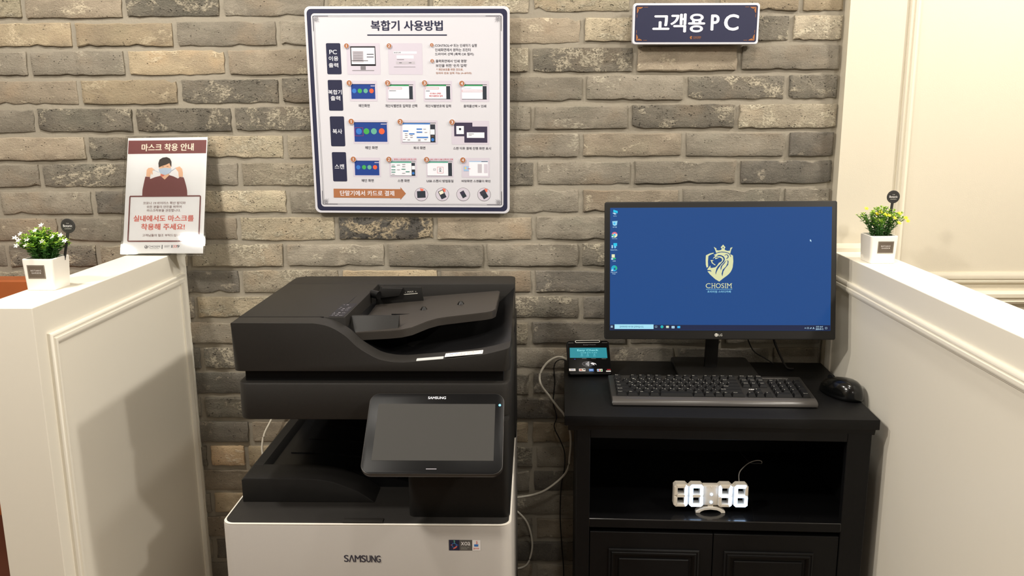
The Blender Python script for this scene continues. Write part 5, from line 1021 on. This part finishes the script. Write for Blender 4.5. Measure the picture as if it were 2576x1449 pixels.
bm = bmesh.new(); pts = [Vector(mouse_p(math.pi / 2, v)) + Vector((0, 0, .0001)) for v in (0.2, 0.35, 0.5, 0.65, 0.8, 0.9)]; tube(bm, pts, 0.0005, 5); obj('button_split', bm, M['void'], t)
sheet('brand_lettering', [('T', -9, -2.5, 9, 2.5, 'ABKO', 'silver', 0.02)], t, origin=(0.012, -0.018, 0.0368), rot=(0.10, 0.12, -0.42), plane='xy', h0=0.0008)

# ---------------------------------------------------------------- card payment terminal
t = thing('card_terminal', 'small black card payment terminal with lit teal screen left of the keyboard', 'terminal', (0.0854, 1.9884, ZD + 0.0005), (0, 0, 0.043))
# wedge body tilted back, face plane as sheet 105 x 100
tt = -0.84
fw_, fh_ = 0.1075, 0.0995
bm = bmesh.new(); prism(bm, round_rect(0, 0, fw_, fh_, 0.007, 5), 0.0, 0.020, 'y', bev=0.0025, seg=2)
tb = auto_smooth(obj('body', bm, M['panel_glass'], t, loc=(0, 0.0, 0.0068), rot=(tt, 0, 0)), 30)
tb.scale = (1, 1, 1)
k_ = fh_ / 100.0
def TS(name, items, h0, label=None, dh=.00004):
    o = sheet(name, items, tb, h0=h0, dh=dh, label=label); o.scale = (fw_ / 0.105, 1, fh_ / 0.100); return o
TS('display', TERM_SCREEN, 0.0003, label='lit teal display')
TS('face_print', TERM_FACE, 0.0006); TS('contactless_symbol', TERM_NFC, 0.0004); TS('card_logos', TERM_CARDS, 0.0004); TS('card_slot_rim', TERM_TOP, 0.0004)
bm = bmesh.new(); prism(bm, [(0.014, 0.0), (0.088, 0.0), (0.086, 0.052), (0.080, 0.050), (0.018, 0.004)], 0.010, fw_ - 0.010, 'x', bev=0.002)
obj('stand', bm, M['void'], t)

# ---------------------------------------------------------------- digital clock
t = thing('digital_clock', 'white digital clock with glowing numerals on the open shelf', 'clock', (0.3945, 1.749, 0.6249), (0, 0, -0.012))
def seg_poly(cx, cz, k, g=0.0003):
    # digit box half width a, half height b, stroke s
    a, b, s = 0.0147, 0.0258, 0.0070
    X = lambda u: cx + u; Z = lambda v: cz + v
    m = s * 0.5
    P_ = {
     'a': [(-a + .004, b - .0005), (a - .004, b - .0005), (a - s, b - s), (-a + s, b - s)],
     'd': [(-a + .004, -b + .0005), (a - .004, -b + .0005), (a - s, -b + s), (-a + s, -b + s)],
     'g': [(-a + s * .75, 0), (-a + s, m), (a - s, m), (a - s * .75, 0), (a - s, -m), (-a + s, -m)],
     'f': [(-a, .0025), (-a, b - .004), (-a + .0035, b - .0012), (-a + s, b - s), (-a + s, m), (-a + s * .55, .0008)],
     'e': [(-a, -.0025), (-a, -b + .004), (-a + .0035, -b + .0012), (-a + s, -b + s), (-a + s, -m), (-a + s * .55, -.0008)],
     'b': [(a, .0025), (a, b - .004), (a - .0035, b - .0012), (a - s, b - s), (a - s, m), (a - s * .55, .0008)],
     'c': [(a, -.0025), (a, -b + .004), (a - .0035, -b + .0012), (a - s, -b + s), (a - s, -m), (a - s * .55, -.0008)]}[k]
    return [(X(u), Z(v)) for u, v in P_]
CZ = 0.0420
glow = {0: 'bc', 1: 'abcdef', 2: 'bcfg', 3: 'acdefg'}
for di, cx in enumerate((-0.0675, -0.0330, 0.0305, 0.0655)):
    # plain housing ring behind the strokes: outer chamfered outline with the two windows left open
    bm = bmesh.new()
    a, b = 0.0157, 0.0270; s = 0.0078
    for (x0, x1, z0, z1) in ((-a, -a + s, -b + .005, b - .005), (a - s, a, -b + .005, b - .005)): box(bm, cx + x0, cx + x1, -0.0005, 0.018, CZ + z0, CZ + z1, .0006, 1)
    prism(bm, [(cx - a, CZ + b - .005), (cx - a + .005, CZ + b), (cx + a - .005, CZ + b), (cx + a, CZ + b - .005), (cx + a - s, CZ + b - s), (cx - a + s, CZ + b - s)], -0.0005, 0.018, 'y')
    prism(bm, [(cx - a, CZ - b + .005), (cx - a + .005, CZ - b), (cx + a - .005, CZ - b), (cx + a, CZ - b + .005), (cx + a - s, CZ - b + s), (cx - a + s, CZ - b + s)], -0.0005, 0.018, 'y')
    box(bm, cx - a + s * .8, cx + a - s * .8, -0.0005, 0.018, CZ - .0038, CZ + .0038)
    dg_ = obj('digit', bm, M['clock_white'], t)
    for k in 'abcdefg':
        lit = k in glow[di]
        bm = bmesh.new(); prism(bm, seg_poly(cx, CZ, k), -0.0035, -0.0004, 'y', bev=0.0007, seg=1)
        obj('segment', bm, M['clock_lit'] if lit else M['clock_white'], dg_, label='glowing stroke' if lit else 'unlit stroke')
auto_smooth(obj('centre_plate', bx(-0.0182, 0.0158, 0.001, 0.016, CZ - .0235, CZ + .0245, .002, 2), M['clock_white'], t), 30)
for a, b in ((-0.0530, -0.0475), (0.0450, 0.0510)): obj('link_plate', bx(a, b, 0.002, 0.016, CZ - .022, CZ + .022, .0005, 1), M['clock_white'], t)
for z in (CZ + .0030, CZ - .0160):
    bm = bmesh.new(); prism(bm, disc_pts(0.0005, z, .0025, 16), -0.001, 0.002, 'y'); obj('colon_dot', bm, M['clock_lit'], t, label='glowing colon dot')
for x in (-0.0105, 0.0, 0.0105):
    bm = bmesh.new(); prism(bm, disc_pts(x, CZ + .0205, .0013, 10), -0.0003, 0.002, 'y'); obj('indicator_dot', bm, mat('dot_pale', (250, 240, 225), rough=.4), t)
bm = bmesh.new()
prism(bm, [(-.0325, 0), (-.0322, .004), (-.024, .0098), (-.014, .0132), (0, .0142), (.014, .0132), (.024, .0098), (.0322, .004), (.0325, 0), (.0235, 0), (.0215, .0032), (.014, .0066), (0, .0082), (-.014, .0066), (-.0215, .0032), (-.0235, 0)], 0.000, 0.014, 'y', bev=0.0006, seg=1)
auto_smooth(obj('stand_foot', bm, M['clock_white'], t), 40)
obj('stand_post', bx(-0.0062, 0.0062, 0.004, 0.012, 0.0125, 0.020, .0005, 1), M['clock_white'], t)

# ---------------------------------------------------------------- cables
def cable(label, pts, r, m, n=8):
    bm = bmesh.new(); tube(bm, smooth_path(pts, n), r, 10)
    return tag(obj('cable', bm, m, smooth=True), label, 'cable')
cable('thick white cable looping from the card terminal down the brick wall behind the printer', [(0.094, 2.045, 0.8885), (0.070, 2.07, 0.8930), (0.050, 2.085, 0.8850), (0.030, 2.095, 0.8660), (0.0150, 2.10, 0.8360), (0.019, 2.10, 0.808), (0.040, 2.11, 0.775), (0.062, 2.12, 0.742), (0.080, 2.125, 0.718), (0.092, 2.13, 0.688), (0.0985, 2.13, 0.648), (0.0965, 2.13, 0.603), (0.086, 2.12, 0.556), (0.039, 2.12, 0.510), (-0.004, 2.12, 0.490), (-0.060, 2.12, 0.480)], 0.0030, M['cable_white'])
cable('white cable loop low on the brick wall between printer and desk', [(-0.068, 2.11, 0.458), (-0.045, 2.11, 0.445), (-0.020, 2.11, 0.415), (-0.008, 2.11, 0.375), (-0.006, 2.11, 0.335), (-0.018, 2.11, 0.292), (-0.042, 2.11, 0.277), (-0.068, 2.11, 0.280)], 0.0028, M['cable_white'])
cable('thin black cable hanging down the brick wall left of the desk', [(0.095, 2.118, 0.8695), (0.066, 2.13, 0.8680), (0.053, 2.13, 0.850), (0.055, 2.13, 0.805), (0.051, 2.13, 0.752), (0.060, 2.132, 0.710), (0.054, 2.132, 0.680), (0.071, 2.132, 0.641), (0.082, 2.132, 0.607), (0.082, 2.132, 0.560), (0.074, 2.132, 0.514), (0.071, 2.132, 0.430), (0.076, 2.132, 0.336), (0.082, 2.132, 0.240), (0.080, 2.132, 0.05)], 0.0015, M['cable_black'])
cable('white cable behind the left side of the printer', [(-0.645, 2.105, 0.800), (-0.690, 2.115, 0.735), (-0.704, 2.115, 0.705), (-0.724, 2.115, 0.668), (-0.733, 2.115, 0.635), (-0.733, 2.115, 0.600), (-0.715, 2.115, 0.50)], 0.0030, M['cable_white'])
cable('thin black cable curving down behind the monitor, the left of two', [(0.535, 2.06, 0.990), (0.547, 2.10, 0.945), (0.556, 2.115, 0.922), (0.572, 2.12, 0.895), (0.597, 2.11, 0.880), (0.618, 2.10, 0.8675)], 0.0016, M['cable_black'])
cable('thick black cable dropping behind the monitor onto the desk, the right of two', [(0.600, 2.05, 0.990), (0.610, 2.09, 0.950), (0.618, 2.10, 0.925), (0.630, 2.09, 0.895), (0.640, 2.06, 0.8695), (0.655, 2.05, 0.8690)], 0.0030, M['cable_black'])
cable('thin grey cable rising from the top of the digital clock', [(0.459, 1.765, 0.690), (0.460, 1.775, 0.705), (0.467, 1.785, 0.713), (0.486, 1.80, 0.722), (0.503, 1.80, 0.729), (0.515, 1.80, 0.728), (0.519, 1.81, 0.718), (0.5215, 1.84, 0.705), (0.53, 1.95, 0.66), (0.54, 2.08, 0.632)], 0.0011, mat('cable_grey', (120, 116, 110), rough=0.5))
